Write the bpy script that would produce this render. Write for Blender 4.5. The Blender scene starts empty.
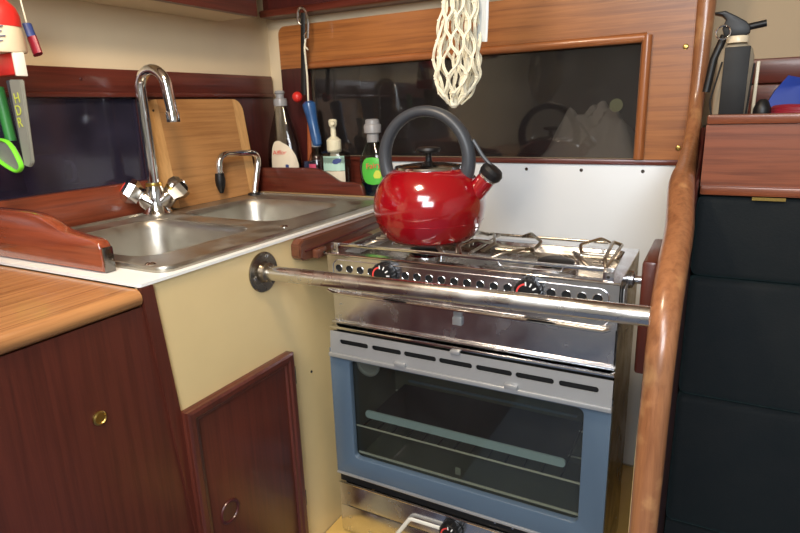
import bpy, bmesh, math, random
from mathutils import Vector, Matrix
random.seed(7)
sc = bpy.context.scene
col = sc.collection
PI = math.pi

# ---------------------------------------------------------------- camera, world, lights, exposure
cam_data = bpy.data.cameras.new('camera')
cam = bpy.data.objects.new('camera', cam_data); col.objects.link(cam)
cam_data.sensor_width = 36.0
cam_data.lens = 26.18
cam_data.clip_start = 0.02
_ax = Vector((0.8798, 0.4742, -0.0316)).normalized()
_az = Vector((0.4651, -0.8456, 0.2619)).normalized()
_ay = _az.cross(_ax).normalized()
_ax = _ay.cross(_az)
cam.matrix_world = Matrix(((_ax.x, _ay.x, _az.x, 0), (_ax.y, _ay.y, _az.y, 0), (_ax.z, _ay.z, _az.z, 1.35), (0, 0, 0, 1)))
cam_data.dof.use_dof = True
cam_data.dof.focus_distance = 0.86
cam_data.dof.aperture_fstop = 16.0
sc.camera = cam

world = bpy.data.worlds.new('world'); sc.world = world
world.use_nodes = True
world.node_tree.nodes['Background'].inputs[0].default_value = (0.75, 0.82, 1.0, 1)
world.node_tree.nodes['Background'].inputs[1].default_value = 0.3

def area(name, loc, target, sx, sy, power, color):
    ld = bpy.data.lights.new(name, 'AREA'); ld.shape = 'RECTANGLE'; ld.size = sx; ld.size_y = sy
    ld.energy = power; ld.color = color
    o = bpy.data.objects.new(name, ld); col.objects.link(o); o.location = loc
    o.rotation_euler = (Vector(target) - Vector(loc)).to_track_quat('-Z', 'Y').to_euler()
    return o
area('hatch_daylight', (-0.15, -0.25, 1.93), (-0.2, 0.25, 0.9), 0.5, 0.5, 9.0, (0.95, 0.97, 1.0))
area('companionway_daylight', (0.30, -0.85, 1.80), (-0.45, 1.0, 1.1), 0.7, 0.5, 15.0, (0.86, 0.93, 1.0))
area('cabin_lamp', (-0.45, 0.35, 1.92), (-0.7, 0.6, 1.0), 0.16, 0.16, 5.0, (1.0, 0.80, 0.58))

sc.view_settings.view_transform = 'Standard'
sc.view_settings.look = 'None'
sc.view_settings.gamma = 1.0
sc.view_settings.use_curve_mapping = False
sc.view_settings.exposure = 0.55

# ---------------------------------------------------------------- materials
def lin(c):
    r = []
    for v in c:
        v = v / 255.0
        r.append(v / 12.92 if v <= 0.04045 else ((v + 0.055) / 1.055) ** 2.4)
    return (r[0], r[1], r[2], 1.0)

def base_mat(name):
    m = bpy.data.materials.new(name); m.use_nodes = True
    nt = m.node_tree; b = nt.nodes['Principled BSDF']
    return m, nt, b

def plain(name, c, rough=0.5, metal=0.0, coat=0.0, var=0.06, scale=30.0, bump=0.0, bscale=None, alpha=None, trans=0.0, spec=None):
    m, nt, b = base_mat(name); N = nt.nodes; K = nt.links
    c = lin(c)
    tc = N.new('ShaderNodeTexCoord'); no = N.new('ShaderNodeTexNoise')
    no.inputs['Scale'].default_value = scale; no.inputs['Detail'].default_value = 4
    K.new(tc.outputs['Object'], no.inputs['Vector'])
    mx = N.new('ShaderNodeMix'); mx.data_type = 'RGBA'
    mx.inputs[6].default_value = tuple(max(0, v * (1 - var * 2)) for v in c[:3]) + (1,)
    mx.inputs[7].default_value = tuple(min(1, v * (1 + var)) for v in c[:3]) + (1,)
    K.new(no.outputs['Fac'], mx.inputs[0]); K.new(mx.outputs[2], b.inputs['Base Color'])
    mr = N.new('ShaderNodeMapRange'); mr.inputs[3].default_value = max(0.0, rough * 0.85); mr.inputs[4].default_value = min(1, rough * 1.2)
    K.new(no.outputs['Fac'], mr.inputs[0]); K.new(mr.outputs[0], b.inputs['Roughness'])
    b.inputs['Metallic'].default_value = metal
    b.inputs['Coat Weight'].default_value = coat; b.inputs['Coat Roughness'].default_value = 0.08
    b.inputs['Transmission Weight'].default_value = trans
    if spec is not None: b.inputs['Specular IOR Level'].default_value = spec
    if bump:
        n2 = N.new('ShaderNodeTexNoise'); n2.inputs['Scale'].default_value = bscale or scale; n2.inputs['Detail'].default_value = 6
        K.new(tc.outputs['Object'], n2.inputs['Vector'])
        bp = N.new('ShaderNodeBump'); bp.inputs['Strength'].default_value = bump; bp.inputs['Distance'].default_value = 0.002
        K.new(n2.outputs['Fac'], bp.inputs['Height']); K.new(bp.outputs[0], b.inputs['Normal'])
    if alpha is not None: b.inputs['Alpha'].default_value = alpha
    return m

def wood(name, c_dark, c_light, axis='X', rough=0.32, coat=0.25, scale=1.0, worn=0.0):
    """grain runs along the given axis"""
    m, nt, b = base_mat(name); N = nt.nodes; K = nt.links
    tc = N.new('ShaderNodeTexCoord'); mp = N.new('ShaderNodeMapping')
    s = {'X': (4, 130, 130), 'Y': (130, 4, 130), 'Z': (130, 130, 4)}[axis]
    mp.inputs['Scale'].default_value = tuple(v * scale for v in s)
    K.new(tc.outputs['Object'], mp.inputs['Vector'])
    n1 = N.new('ShaderNodeTexNoise'); n1.inputs['Scale'].default_value = 1.0; n1.inputs['Detail'].default_value = 5; n1.inputs['Distortion'].default_value = 0.6
    K.new(mp.outputs[0], n1.inputs['Vector'])
    n2 = N.new('ShaderNodeTexNoise'); n2.inputs['Scale'].default_value = 6.0; n2.inputs['Detail'].default_value = 6
    K.new(mp.outputs[0], n2.inputs['Vector'])
    n3 = N.new('ShaderNodeTexNoise'); n3.inputs['Scale'].default_value = 5.0; n3.inputs['Detail'].default_value = 2
    K.new(tc.outputs['Object'], n3.inputs['Vector'])
    a1 = N.new('ShaderNodeMath'); a1.operation = 'MULTIPLY_ADD'; a1.inputs[1].default_value = 0.35
    K.new(n2.outputs['Fac'], a1.inputs[0]); K.new(n1.outputs['Fac'], a1.inputs[2])
    a2 = N.new('ShaderNodeMath'); a2.operation = 'MULTIPLY_ADD'; a2.inputs[1].default_value = 0.45
    K.new(n3.outputs['Fac'], a2.inputs[0]); K.new(a1.outputs[0], a2.inputs[2])
    cr = N.new('ShaderNodeValToRGB'); e = cr.color_ramp
    e.elements[0].position = 0.55; e.elements[0].color = lin(c_dark)
    e.elements[1].position = 1.15 if False else 1.0; e.elements[1].color = lin(c_light)
    K.new(a2.outputs[0], cr.inputs[0])
    out = cr.outputs[0]
    if worn:
        n4 = N.new('ShaderNodeTexNoise'); n4.inputs['Scale'].default_value = 25; n4.inputs['Detail'].default_value = 8
        K.new(tc.outputs['Object'], n4.inputs['Vector'])
        r4 = N.new('ShaderNodeMapRange'); r4.inputs[1].default_value = 0.58; r4.inputs[2].default_value = 0.72; r4.inputs[4].default_value = worn
        K.new(n4.outputs['Fac'], r4.inputs[0])
        mx = N.new('ShaderNodeMix'); mx.data_type = 'RGBA'; K.new(r4.outputs[0], mx.inputs[0]); K.new(out, mx.inputs[6])
        mx.inputs[7].default_value = lin((215, 165, 110)); out = mx.outputs[2]
    K.new(out, b.inputs['Base Color'])
    b.inputs['Roughness'].default_value = rough
    b.inputs['Coat Weight'].default_value = coat; b.inputs['Coat Roughness'].default_value = 0.12
    bp = N.new('ShaderNodeBump'); bp.inputs['Strength'].default_value = 0.12; bp.inputs['Distance'].default_value = 0.0006
    K.new(n2.outputs['Fac'], bp.inputs['Height']); K.new(bp.outputs[0], b.inputs['Normal'])
    return m

def steel(name, c=(200, 198, 195), rough=0.2, brush=None, smudge=0.12):
    m, nt, b = base_mat(name); N = nt.nodes; K = nt.links
    b.inputs['Base Color'].default_value = lin(c); b.inputs['Metallic'].default_value = 1.0
    tc = N.new('ShaderNodeTexCoord'); no = N.new('ShaderNodeTexNoise'); no.inputs['Scale'].default_value = 22; no.inputs['Detail'].default_value = 8
    K.new(tc.outputs['Object'], no.inputs['Vector'])
    mr = N.new('ShaderNodeMapRange'); mr.inputs[1].default_value = 0.35; mr.inputs[2].default_value = 0.75
    mr.inputs[3].default_value = rough * 0.6; mr.inputs[4].default_value = rough + smudge
    K.new(no.outputs['Fac'], mr.inputs[0]); K.new(mr.outputs[0], b.inputs['Roughness'])
    mp = N.new('ShaderNodeMapping'); mp.inputs['Scale'].default_value = brush or (8, 8, 8)
    K.new(tc.outputs['Object'], mp.inputs['Vector'])
    n2 = N.new('ShaderNodeTexNoise'); n2.inputs['Scale'].default_value = 1.0; n2.inputs['Detail'].default_value = 3
    K.new(mp.outputs[0], n2.inputs['Vector'])
    bp = N.new('ShaderNodeBump'); bp.inputs['Strength'].default_value = 0.10; bp.inputs['Distance'].default_value = 0.002
    K.new(n2.outputs['Fac'], bp.inputs['Height']); K.new(bp.outputs[0], b.inputs['Normal'])
    return m

def glass(name, tint, transparency, rough=0.04, dust=0.0, dc=(0.5, 0.5, 0.5, 1)):
    """thin tinted sheet: see-through by `transparency`, a surface sheen, a little dust"""
    m = bpy.data.materials.new(name); m.use_nodes = True
    nt = m.node_tree; N = nt.nodes; K = nt.links
    N.clear()
    out = N.new('ShaderNodeOutputMaterial'); tr = N.new('ShaderNodeBsdfTransparent'); gl = N.new('ShaderNodeBsdfGlossy')
    t = lin(tint); tr.inputs[0].default_value = tuple(v * transparency for v in t[:3]) + (1,)
    gl.inputs['Roughness'].default_value = rough; gl.inputs[0].default_value = (1, 1, 1, 1)
    lw = N.new('ShaderNodeLayerWeight'); lw.inputs[0].default_value = 0.5
    pw = N.new('ShaderNodeMath'); pw.operation = 'POWER'; pw.inputs[1].default_value = 5.0; K.new(lw.outputs['Facing'], pw.inputs[0])
    ma = N.new('ShaderNodeMath'); ma.operation = 'MULTIPLY_ADD'; ma.inputs[1].default_value = 0.95; ma.inputs[2].default_value = 0.045; K.new(pw.outputs[0], ma.inputs[0])
    src = tr.outputs[0]
    if dust:
        df = N.new('ShaderNodeBsdfDiffuse'); df.inputs[0].default_value = dc
        tc = N.new('ShaderNodeTexCoord'); no = N.new('ShaderNodeTexNoise'); no.inputs['Scale'].default_value = 9; no.inputs['Detail'].default_value = 5
        K.new(tc.outputs['Object'], no.inputs['Vector'])
        mr = N.new('ShaderNodeMapRange'); mr.inputs[1].default_value = 0.3; mr.inputs[2].default_value = 0.7; mr.inputs[3].default_value = dust * 0.5; mr.inputs[4].default_value = dust * 1.5
        K.new(no.outputs['Fac'], mr.inputs[0])
        m0 = N.new('ShaderNodeMixShader'); K.new(mr.outputs[0], m0.inputs[0]); K.new(src, m0.inputs[1]); K.new(df.outputs[0], m0.inputs[2]); src = m0.outputs[0]
    mx = N.new('ShaderNodeMixShader'); K.new(ma.outputs[0], mx.inputs[0]); K.new(src, mx.inputs[1]); K.new(gl.outputs[0], mx.inputs[2])
    K.new(mx.outputs[0], out.inputs[0])
    return m

M = {}
M['cream_wall'] = plain('cream_wall_lining', (216, 198, 166), 0.6, var=0.04, scale=6)
M['cream_panel'] = plain('cream_laminate', (222, 198, 146), 0.35, var=0.05, scale=9, coat=0.1)
M['white_lam'] = plain('white_laminate', (232, 234, 232), 0.3, var=0.02, coat=0.1)
M['white_splash'] = plain('white_splashback', (222, 226, 228), 0.35, var=0.02, scale=5)
M['mahog_x'] = wood('mahogany_along_x', (56, 20, 14), (98, 42, 30), 'X')
M['mahog_y'] = wood('mahogany_along_y', (56, 20, 15), (96, 42, 32), 'Y')
M['mahog_z'] = wood('mahogany_upright', (60, 25, 17), (86, 38, 27), 'Z', rough=0.38)
M['mahog_dark'] = wood('dark_mahogany_upright', (46, 16, 15), (72, 26, 23), 'Z', rough=0.4)
M['mahog_red_y'] = wood('reddish_mahogany', (84, 36, 22), (134, 66, 42), 'Y', rough=0.3)
M['fiddle'] = wood('varnished_fiddle_wood', (88, 36, 20), (140, 68, 42), 'X', rough=0.16, coat=0.8)
M['teak_x'] = wood('teak_veneer', (116, 66, 32), (168, 106, 54), 'X', rough=0.35, coat=0.15)
M['teak_mould'] = wood('teak_moulding', (118, 66, 36), (168, 104, 60), 'X', rough=0.28, coat=0.3)
M['teak_mould_z'] = wood('teak_moulding_upright', (118, 66, 36), (168, 104, 60), 'Z', rough=0.28, coat=0.3)
M['post'] = wood('worn_varnished_post', (124, 76, 48), (166, 112, 74), 'Z', rough=0.3, coat=0.35, worn=0.5)
M['locker_wood'] = wood('locker_fascia_wood', (84, 40, 24), (138, 76, 48), 'X', rough=0.3, coat=0.3)
M['bamboo'] = wood('bamboo', (188, 140, 84), (216, 170, 112), 'Z', rough=0.5, coat=0.0)
M['bamboo_dark'] = wood('bamboo_middle', (148, 102, 60), (186, 136, 84), 'Y', rough=0.5, coat=0.0)
M['steel'] = steel("stainless_steel", (222, 223, 228), rough=0.22)
M['steel_b'] = steel('brushed_stainless', (196, 194, 190), rough=0.28, brush=(2, 300, 300))
M['rail_steel'] = steel('polished_rail_steel', (215, 214, 212), rough=0.3)
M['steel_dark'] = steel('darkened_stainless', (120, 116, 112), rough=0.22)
M['chrome'] = steel('chrome', (225, 225, 225), rough=0.07, smudge=0.08)
M['sink'] = steel('sink_steel', (182, 178, 168), rough=0.55, brush=(4, 4, 4), smudge=0.06)
M['grate'] = steel('heat_tinted_wire', (178, 172, 160), rough=0.36)
M['alu'] = plain('white_metal_strip', (176, 178, 180), 0.3, metal=0.5, var=0.03)
M['blue'] = plain('blue_grey_enamel', (86, 104, 122), 0.3, var=0.05, scale=4, coat=0.3)
M['red_enamel'] = plain('red_enamel', (140, 6, 18), 0.14, var=0.02, scale=12, coat=1.0)
M['red'] = plain('red_plastic', (214, 46, 40), 0.4, coat=0.2)
M['dark_red'] = plain('dark_red_plastic', (140, 28, 44), 0.4)
M['black'] = plain('black_plastic', (16, 16, 18), 0.45)
M['black_m'] = plain('matt_black', (12, 12, 13), 0.6)
M['handle'] = plain('dark_grey_rubber', (58, 62, 68), 0.42)
M['cavity'] = plain('dark_oven_lining', (92, 94, 82), 0.5, var=0.2, scale=60)
M['velvet'] = plain('dark_green_velvet', (5, 14, 19), 0.9, var=0.25, scale=18, bump=0.3, bscale=300)
M['velvet'].node_tree.nodes['Principled BSDF'].inputs['Sheen Weight'].default_value = 0.12
M['velvet'].node_tree.nodes['Principled BSDF'].inputs['Sheen Tint'].default_value = (0.2, 0.5, 0.5, 1)
M['white'] = plain('white_plastic', (235, 232, 220), 0.4)
M['cream_pl'] = plain('cream_plastic', (236, 218, 186), 0.4, coat=0.2)
M['shaded_cream'] = plain('shadow_darkened_cream', (176, 164, 142), 0.5)  # cream darkened to stand for the shadow on the extinguisher cylinder
M['pump'] = plain('cream_pump_plastic', (232, 226, 196), 0.35)
M['cord'] = plain('off_white_cotton_cord', (238, 232, 208), 0.8, var=0.1, scale=200)
M['cap_grey'] = plain('grey_translucent_cap', (150, 150, 152), 0.3)
M['clear'] = glass('clear_plastic', (235, 235, 235), 0.8, 0.05)
M['clear_g'] = glass('greenish_clear_plastic', (200, 215, 205), 0.8, 0.05)
M['pane'] = glass('smoked_acrylic', (230, 226, 222), 0.72, 0.04, 0.02)
M['pane_b'] = glass('smoked_blue_acrylic', (190, 185, 225), 0.5, 0.10, 0.05, (0.42, 0.38, 0.62, 1))
M['oven_glass'] = glass('oven_glass', (235, 238, 232), 0.92, 0.04, 0.015)
M['label_cream'] = plain('cream_paper_label', (226, 214, 190), 0.5)
M['label_green'] = plain('green_label', (84, 190, 70), 0.4)
M['label_yellow'] = plain('yellow_print', (205, 216, 80), 0.4)
M['label_mint'] = plain('mint_label', (176, 214, 198), 0.45)
M['label_red'] = plain('red_print', (214, 60, 44), 0.5)
M['label_blue'] = plain('blue_print', (52, 70, 130), 0.5)
M['label_pink'] = plain('pink_label', (205, 80, 110), 0.5)
M['navy'] = plain('navy_liquid', (30, 42, 70), 0.3)
M['blue_br'] = plain('blue_plastic', (46, 92, 150), 0.3, var=0.3, scale=60, coat=0.4)
M['orange_w'] = plain('orange_wood', (160, 84, 44), 0.5)
M['lime'] = plain('lime_green_plastic', (120, 225, 50), 0.4, coat=0.2)
M['green_d'] = plain('leaf_green_plastic', (50, 130, 60), 0.45)
M['grey_pl'] = plain('grey_plastic', (140, 142, 132), 0.5)
M['grey_dk'] = plain('dark_grey_plastic', (60, 62, 70), 0.5)
M['bright_red_paint'] = plain('red_dial_paint', (225, 70, 66), 0.5)
M['white_paint'] = plain('white_dial_paint', (240, 240, 238), 0.5)
M['brass'] = plain('brass', (190, 160, 90), 0.28, metal=1.0)
M['bronze'] = steel('tarnished_flange_steel', (150, 140, 126), rough=0.25)
M['pale_enamel'] = plain('pale_grey_enamel', (168, 188, 200), 0.35)
M['oven_wire'] = plain('bright_wire', (225, 222, 210), 0.3, metal=0.4)
M['recess'] = plain('purple_grey_lining', (84, 76, 104), 0.6)
M['shaded_wall'] = plain('shade_darkened_lining', (186, 164, 132), 0.7, var=0.05, scale=5)  # wall lining darkened to stand for the shade behind the shelf
M['cloth'] = plain('cloth_stand_in', (225, 225, 222), 0.9, bump=0.4, bscale=40)
M['blue_bag'] = plain('royal_blue_fabric', (26, 58, 150), 0.6)
M['sticker'] = plain('olive_sticker', (72, 72, 48), 0.7)
M['floor'] = plain('blue_grey_floor', (98, 108, 128), 0.9, bump=0.3, bscale=300)  # unseen floor, blue grey chosen for its cool reflection in the steel
M['wall_white'] = plain('white_lining', (222, 222, 218), 0.6)
M['brown_rail'] = wood('brown_rail_wood', (62, 32, 22), (104, 62, 44), 'Y', rough=0.3)
M['yellow_sole'] = plain('yellow_varnished_ledge', (206, 170, 96), 0.35, coat=0.3)
M['white_sheet'] = plain('pale_plastic_film', (214, 220, 220), 0.25, alpha=0.75)

# teak worktop: planks along Y with thin dark seams
def teak_planks():
    m = wood('teak_planked_top', (124, 80, 46), (172, 122, 76), 'Y', rough=0.3, coat=0.35)
    nt = m.node_tree; N = nt.nodes; K = nt.links; b = N['Principled BSDF']
    src = b.inputs['Base Color'].links[0].from_socket
    tc = N.new('ShaderNodeTexCoord'); sx = N.new('ShaderNodeSeparateXYZ'); K.new(tc.outputs['Object'], sx.inputs[0])
    f = N.new('ShaderNodeMath'); f.operation = 'MULTIPLY'; f.inputs[1].default_value = 26.0; K.new(sx.outputs['X'], f.inputs[0])
    fr = N.new('ShaderNodeMath'); fr.operation = 'FRACT'; K.new(f.outputs[0], fr.inputs[0])
    lt = N.new('ShaderNodeMath'); lt.operation = 'LESS_THAN'; lt.inputs[1].default_value = 0.045; K.new(fr.outputs[0], lt.inputs[0])
    mx = N.new('ShaderNodeMix'); mx.data_type = 'RGBA'; K.new(lt.outputs[0], mx.inputs[0]); K.new(src, mx.inputs[6]); mx.inputs[7].default_value = lin((110, 62, 34))
    K.new(mx.outputs[2], b.inputs['Base Color'])
    return m
M['teak_planks'] = teak_planks()

# ---------------------------------------------------------------- mesh helpers (all in world coordinates)
def B(): return bmesh.new()

def box(bm, x0, x1, y0, y1, z0, z1, bev=0.0, seg=2):
    r = bmesh.ops.create_cube(bm, size=1.0)
    for v in r['verts']:
        v.co = Vector(((x0 + x1) / 2 + v.co.x * (x1 - x0), (y0 + y1) / 2 + v.co.y * (y1 - y0), (z0 + z1) / 2 + v.co.z * (z1 - z0)))
    if bev:
        es = set(e for v in r['verts'] for e in v.link_edges)
        bmesh.ops.bevel(bm, geom=list(es), offset=bev, segments=seg, affect='EDGES', profile=0.5, clamp_overlap=True)
    return bm

def loft(bm, rings, cap0=True, cap1=True, closed=True):
    vs = [[bm.verts.new(p) for p in r] for r in rings]
    n = len(vs[0])
    for a, b in zip(vs, vs[1:]):
        for i in range(n if closed else n - 1):
            j = (i + 1) % n
            try: bm.faces.new((a[i], a[j], b[j], b[i]))
            except ValueError: pass
    if cap0 and n > 2: bm.faces.new(vs[0][::-1])
    if cap1 and n > 2: bm.faces.new(vs[-1])
    return bm

def lathe(bm, prof, c, axis=(0, 0, 1), n=48, cap0=True, cap1=True):
    """prof: (radius, height along axis)"""
    ax = Vector(axis).normalized(); q = Vector((0, 0, 1)).rotation_difference(ax); c = Vector(c)
    rings = []
    for r, h in prof:
        r = max(r, 1e-5)
        rings.append([c + q @ Vector((r * math.cos(2 * PI * i / n), r * math.sin(2 * PI * i / n), h)) for i in range(n)])
    return loft(bm, rings, cap0, cap1)

def tube(bm, pts, r, n=10, ry=None, closed=False, up=None):
    """swept tube; r a number or a list; ry = second radius for an oval section"""
    pts = [Vector(p) for p in pts]; m = len(pts)
    rs = r if isinstance(r, (list, tuple)) else [r] * m
    rys = rs if ry is None else (ry if isinstance(ry, (list, tuple)) else [ry] * m)
    tang = []
    for i in range(m):
        a = pts[(i - 1) % m] if closed or i > 0 else pts[i]
        b = pts[(i + 1) % m] if closed or i < m - 1 else pts[i]
        t = (b - a)
        tang.append(t.normalized() if t.length > 1e-9 else Vector((0, 0, 1)))
    u = Vector(up) if up else Vector((0, 0, 1))
    if abs(u.dot(tang[0])) > 0.95 and not up: u = Vector((0, 1, 0))
    nrm = (u - tang[0] * u.dot(tang[0])).normalized()
    rings = []
    for i in range(m):
        nrm = (nrm - tang[i] * nrm.dot(tang[i]))
        nrm = nrm.normalized() if nrm.length > 1e-6 else tang[i].orthogonal().normalized()
        bi = tang[i].cross(nrm)
        rings.append([pts[i] + nrm * (rs[i] * math.cos(2 * PI * k / n)) + bi * (rys[i] * math.sin(2 * PI * k / n)) for k in range(n)])
    if closed: rings.append(rings[0])
    loft(bm, rings, not closed, not closed)
    if closed: bmesh.ops.remove_doubles(bm, verts=bm.verts[:], dist=1e-6)
    return bm

def smooth_path(pts, k=6, closed=False):
    P = [Vector(p) for p in pts]; n = len(P); out = []
    for i in range(n if closed else n - 1):
        p0 = P[(i - 1) % n] if closed or i > 0 else P[0]; p1 = P[i]; p2 = P[(i + 1) % n]
        p3 = P[(i + 2) % n] if closed or i + 2 < n else P[-1]
        for j in range(k):
            t = j / k
            out.append(0.5 * ((2 * p1) + (p2 - p0) * t + (2 * p0 - 5 * p1 + 4 * p2 - p3) * t * t + (-p0 + 3 * p1 - 3 * p2 + p3) * t ** 3))
    if not closed: out.append(P[-1])
    return out

def fillet(pts, r, k=6):
    P = [Vector(p) for p in pts]; out = [P[0]]
    for i in range(1, len(P) - 1):
        a = (P[i - 1] - P[i]); b = (P[i + 1] - P[i])
        d = min(r, a.length * 0.49, b.length * 0.49)
        p0 = P[i] + a.normalized() * d; p2 = P[i] + b.normalized() * d
        for j in range(k + 1):
            t = j / k
            out.append((1 - t) ** 2 * p0 + 2 * t * (1 - t) * P[i] + t * t * p2)
    out.append(P[-1]); return out

def rrect(x0, x1, y0, y1, r, k=6):
    out = []
    for cx, cy, a0 in ((x1 - r, y1 - r, 0), (x0 + r, y1 - r, 90), (x0 + r, y0 + r, 180), (x1 - r, y0 + r, 270)):
        for j in range(k + 1):
            a = math.radians(a0 + 90 * j / k); out.append((cx + r * math.cos(a), cy + r * math.sin(a)))
    return out

def circ(cx, cy, r, n=24): return [(cx + r * math.cos(2 * PI * i / n), cy + r * math.sin(2 * PI * i / n)) for i in range(n)]

def plate(polys, thick, to3, bev=0.0):
    """flat sheet with holes; polys = [outer, hole, ...] in 2-D; to3 maps (u, v, w) to world, w in 0..thick"""
    cu = bpy.data.curves.new('tmp', 'CURVE'); cu.dimensions = '2D'; cu.fill_mode = 'BOTH'
    cu.extrude = thick / 2 - bev; cu.bevel_depth = bev; cu.bevel_resolution = 1; cu.offset = -bev
    for p in polys:
        s = cu.splines.new('POLY'); s.points.add(len(p) - 1)
        for q, pt in zip(s.points, p): q.co = (pt[0], pt[1], 0, 1)
        s.use_cyclic_u = True
    o = bpy.data.objects.new('tmp', cu); col.objects.link(o)
    dg = bpy.context.evaluated_depsgraph_get(); me = bpy.data.meshes.new_from_object(o.evaluated_get(dg))
    bm = B(); bm.from_mesh(me)
    bpy.data.objects.remove(o); bpy.data.curves.remove(cu); bpy.data.meshes.remove(me)
    for v in bm.verts: v.co = Vector(to3(v.co.x, v.co.y, v.co.z + thick / 2))
    bmesh.ops.remove_doubles(bm, verts=bm.verts[:], dist=1e-6)
    return bm

def text_bm(s, size, origin, right, up, depth=0.0004, align='CENTER'):
    cu = bpy.data.curves.new('tmp', 'FONT'); cu.body = s; cu.size = size; cu.extrude = depth / 2; cu.align_x = align; cu.align_y = 'CENTER'
    o = bpy.data.objects.new('tmp', cu); col.objects.link(o)
    dg = bpy.context.evaluated_depsgraph_get(); me = bpy.data.meshes.new_from_object(o.evaluated_get(dg))
    bm = B(); bm.from_mesh(me)
    bpy.data.objects.remove(o); bpy.data.curves.remove(cu); bpy.data.meshes.remove(me)
    r = Vector(right).normalized(); u = Vector(up).normalized(); w = r.cross(u)
    for v in bm.verts: v.co = Vector(origin) + r * v.co.x + u * v.co.y + w * (v.co.z + depth)
    return bm

def wloc(o):
    l = Vector(o.location)
    while o.parent: o = o.parent; l += Vector(o.location)
    return l

def obj(name, bm, mat, parent=None, smooth=True, angle=35, base=False):
    bmesh.ops.recalc_face_normals(bm, faces=bm.faces[:])
    me = bpy.data.meshes.new(name)
    xs = [v.co for v in bm.verts]
    lo = Vector((min(v.x for v in xs), min(v.y for v in xs), min(v.z for v in xs))); hi = Vector((max(v.x for v in xs), max(v.y for v in xs), max(v.z for v in xs)))
    c = (lo + hi) / 2
    if parent is None: c.z = lo.z
    for v in bm.verts: v.co -= c
    bm.to_mesh(me); bm.free()
    if smooth:
        for p in me.polygons: p.use_smooth = True
        try: me.set_sharp_from_angle(angle=math.radians(angle))
        except Exception: pass
    me.materials.append(mat if not isinstance(mat, str) else M[mat])
    o = bpy.data.objects.new(name, me); col.objects.link(o)
    if parent is not None:
        o.parent = parent; o.location = c - wloc(parent)
    else: o.location = c
    return o

def thing(name, label, cat, loc, group=None):
    o = bpy.data.objects.new(name, None); o.empty_display_size = 0.05; col.objects.link(o); o.location = loc
    o['label'] = label; o['category'] = cat
    if group: o['group'] = group
    return o

def tag(o, label, cat, group=None):
    o['label'] = label; o['category'] = cat
    if group: o['group'] = group
    return o

def struct(name, bm, mat, parent=None, **k):
    o = obj(name, bm, mat, parent, **k)
    if parent is None: o['kind'] = 'structure'
    return o

def screw(parent, c, axis, r=0.0032, mat='steel', name='screw'):
    b = B(); lathe(b, [(r, 0), (r, 0.0006), (r * 0.75, 0.0014), (r * 0.3, 0.0015)], c, axis, 14)
    return obj(name, b, mat, parent)

XZ = lambda y: (lambda u, v, w: (u, y + w, v))
YZ = lambda x: (lambda u, v, w: (x + w, u, v))
XY = lambda z: (lambda u, v, w: (u, v, z + w))

# ---------------------------------------------------------------- the cabin shell
FL, CE = 0.25, 1.97
XL, YF, XR, YB = -1.045, 1.24, 1.25, -1.2
rect = lambda a, b, c, d: [(a, c), (b, c), (b, d), (a, d)]
struct('floor', box(B(), XL - 0.02, XR, YB, 1.5, FL - 0.02, FL), 'floor')
struct('ceiling', box(B(), XL - 0.3, XR, YB, 1.6, CE, CE + 0.02), 'cream_wall')
# far wall, with the opening of the long dark window; left wall, with its own
struct('wall_far', plate([rect(XL - 0.02, -0.06, FL, CE), rect(-0.914, -0.148, 1.241, 1.456)], 0.012, XZ(YF)), 'cream_wall', smooth=False)
struct('wall_left', plate([rect(YB, YF + 0.01, FL, CE), rect(0.10, 0.815, 1.226, 1.386)], 0.012, lambda u, v, w: (XL - w, u, v)), 'cream_wall', smooth=False)
struct('wall_right', box(B(), XR, XR + 0.02, YB, 1.5, FL, CE), 'wall_white')
struct('wall_back', box(B(), XL, XR, YB - 0.02, YB, FL, CE), 'wall_white')
struct('wall_locker_back', box(B(), -0.07, XR, 1.34, 1.36, FL, CE), 'shaded_wall')

# wooden facing of the far wall
b = plate([rect(-1.0, -0.915, 1.156, 1.4545)], 0.012, XZ(1.226))
struct('trim_1', b, 'mahog_dark', smooth=False)
band = [(-1.0, 1.455), (-1.0, 1.535)] + [(-1.0 + 0.02 * (1 - math.cos(a)), 1.535 + 0.02 * math.sin(a)) for a in [i * PI / 12 for i in range(1, 7)]]
b = plate([band + [(-0.052, 1.555), (-0.052, 1.240), (-0.148, 1.240), (-0.148, 1.455)]], 0.012, XZ(1.226))
struct('trim_2', b, 'teak_x', smooth=False)
struct('wall_locker_side', box(B(), -0.07, -0.052, 1.253, 1.339, 1.0, CE), 'cream_wall')
struct('trim_3', box(B(), -1.0, -0.70, 1.227, 1.24, 1.156, 1.240), 'mahog_x')
struct('trim_4', box(B(), -0.915, -0.052, 1.222, 1.24, 1.2295, 1.240, 0.002), 'mahog_x')
# white splashback behind the cooker
sp = struct('trim_5', box(B(), -0.70, -0.062, 1.228, 1.24, 0.57, 1.229, 0.001), 'white_splash')
for x in (-0.36, -0.246, -0.129): screw(sp, (x, 1.228, 1.217), (0, -1, 0), 0.0035, 'steel_dark')
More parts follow.
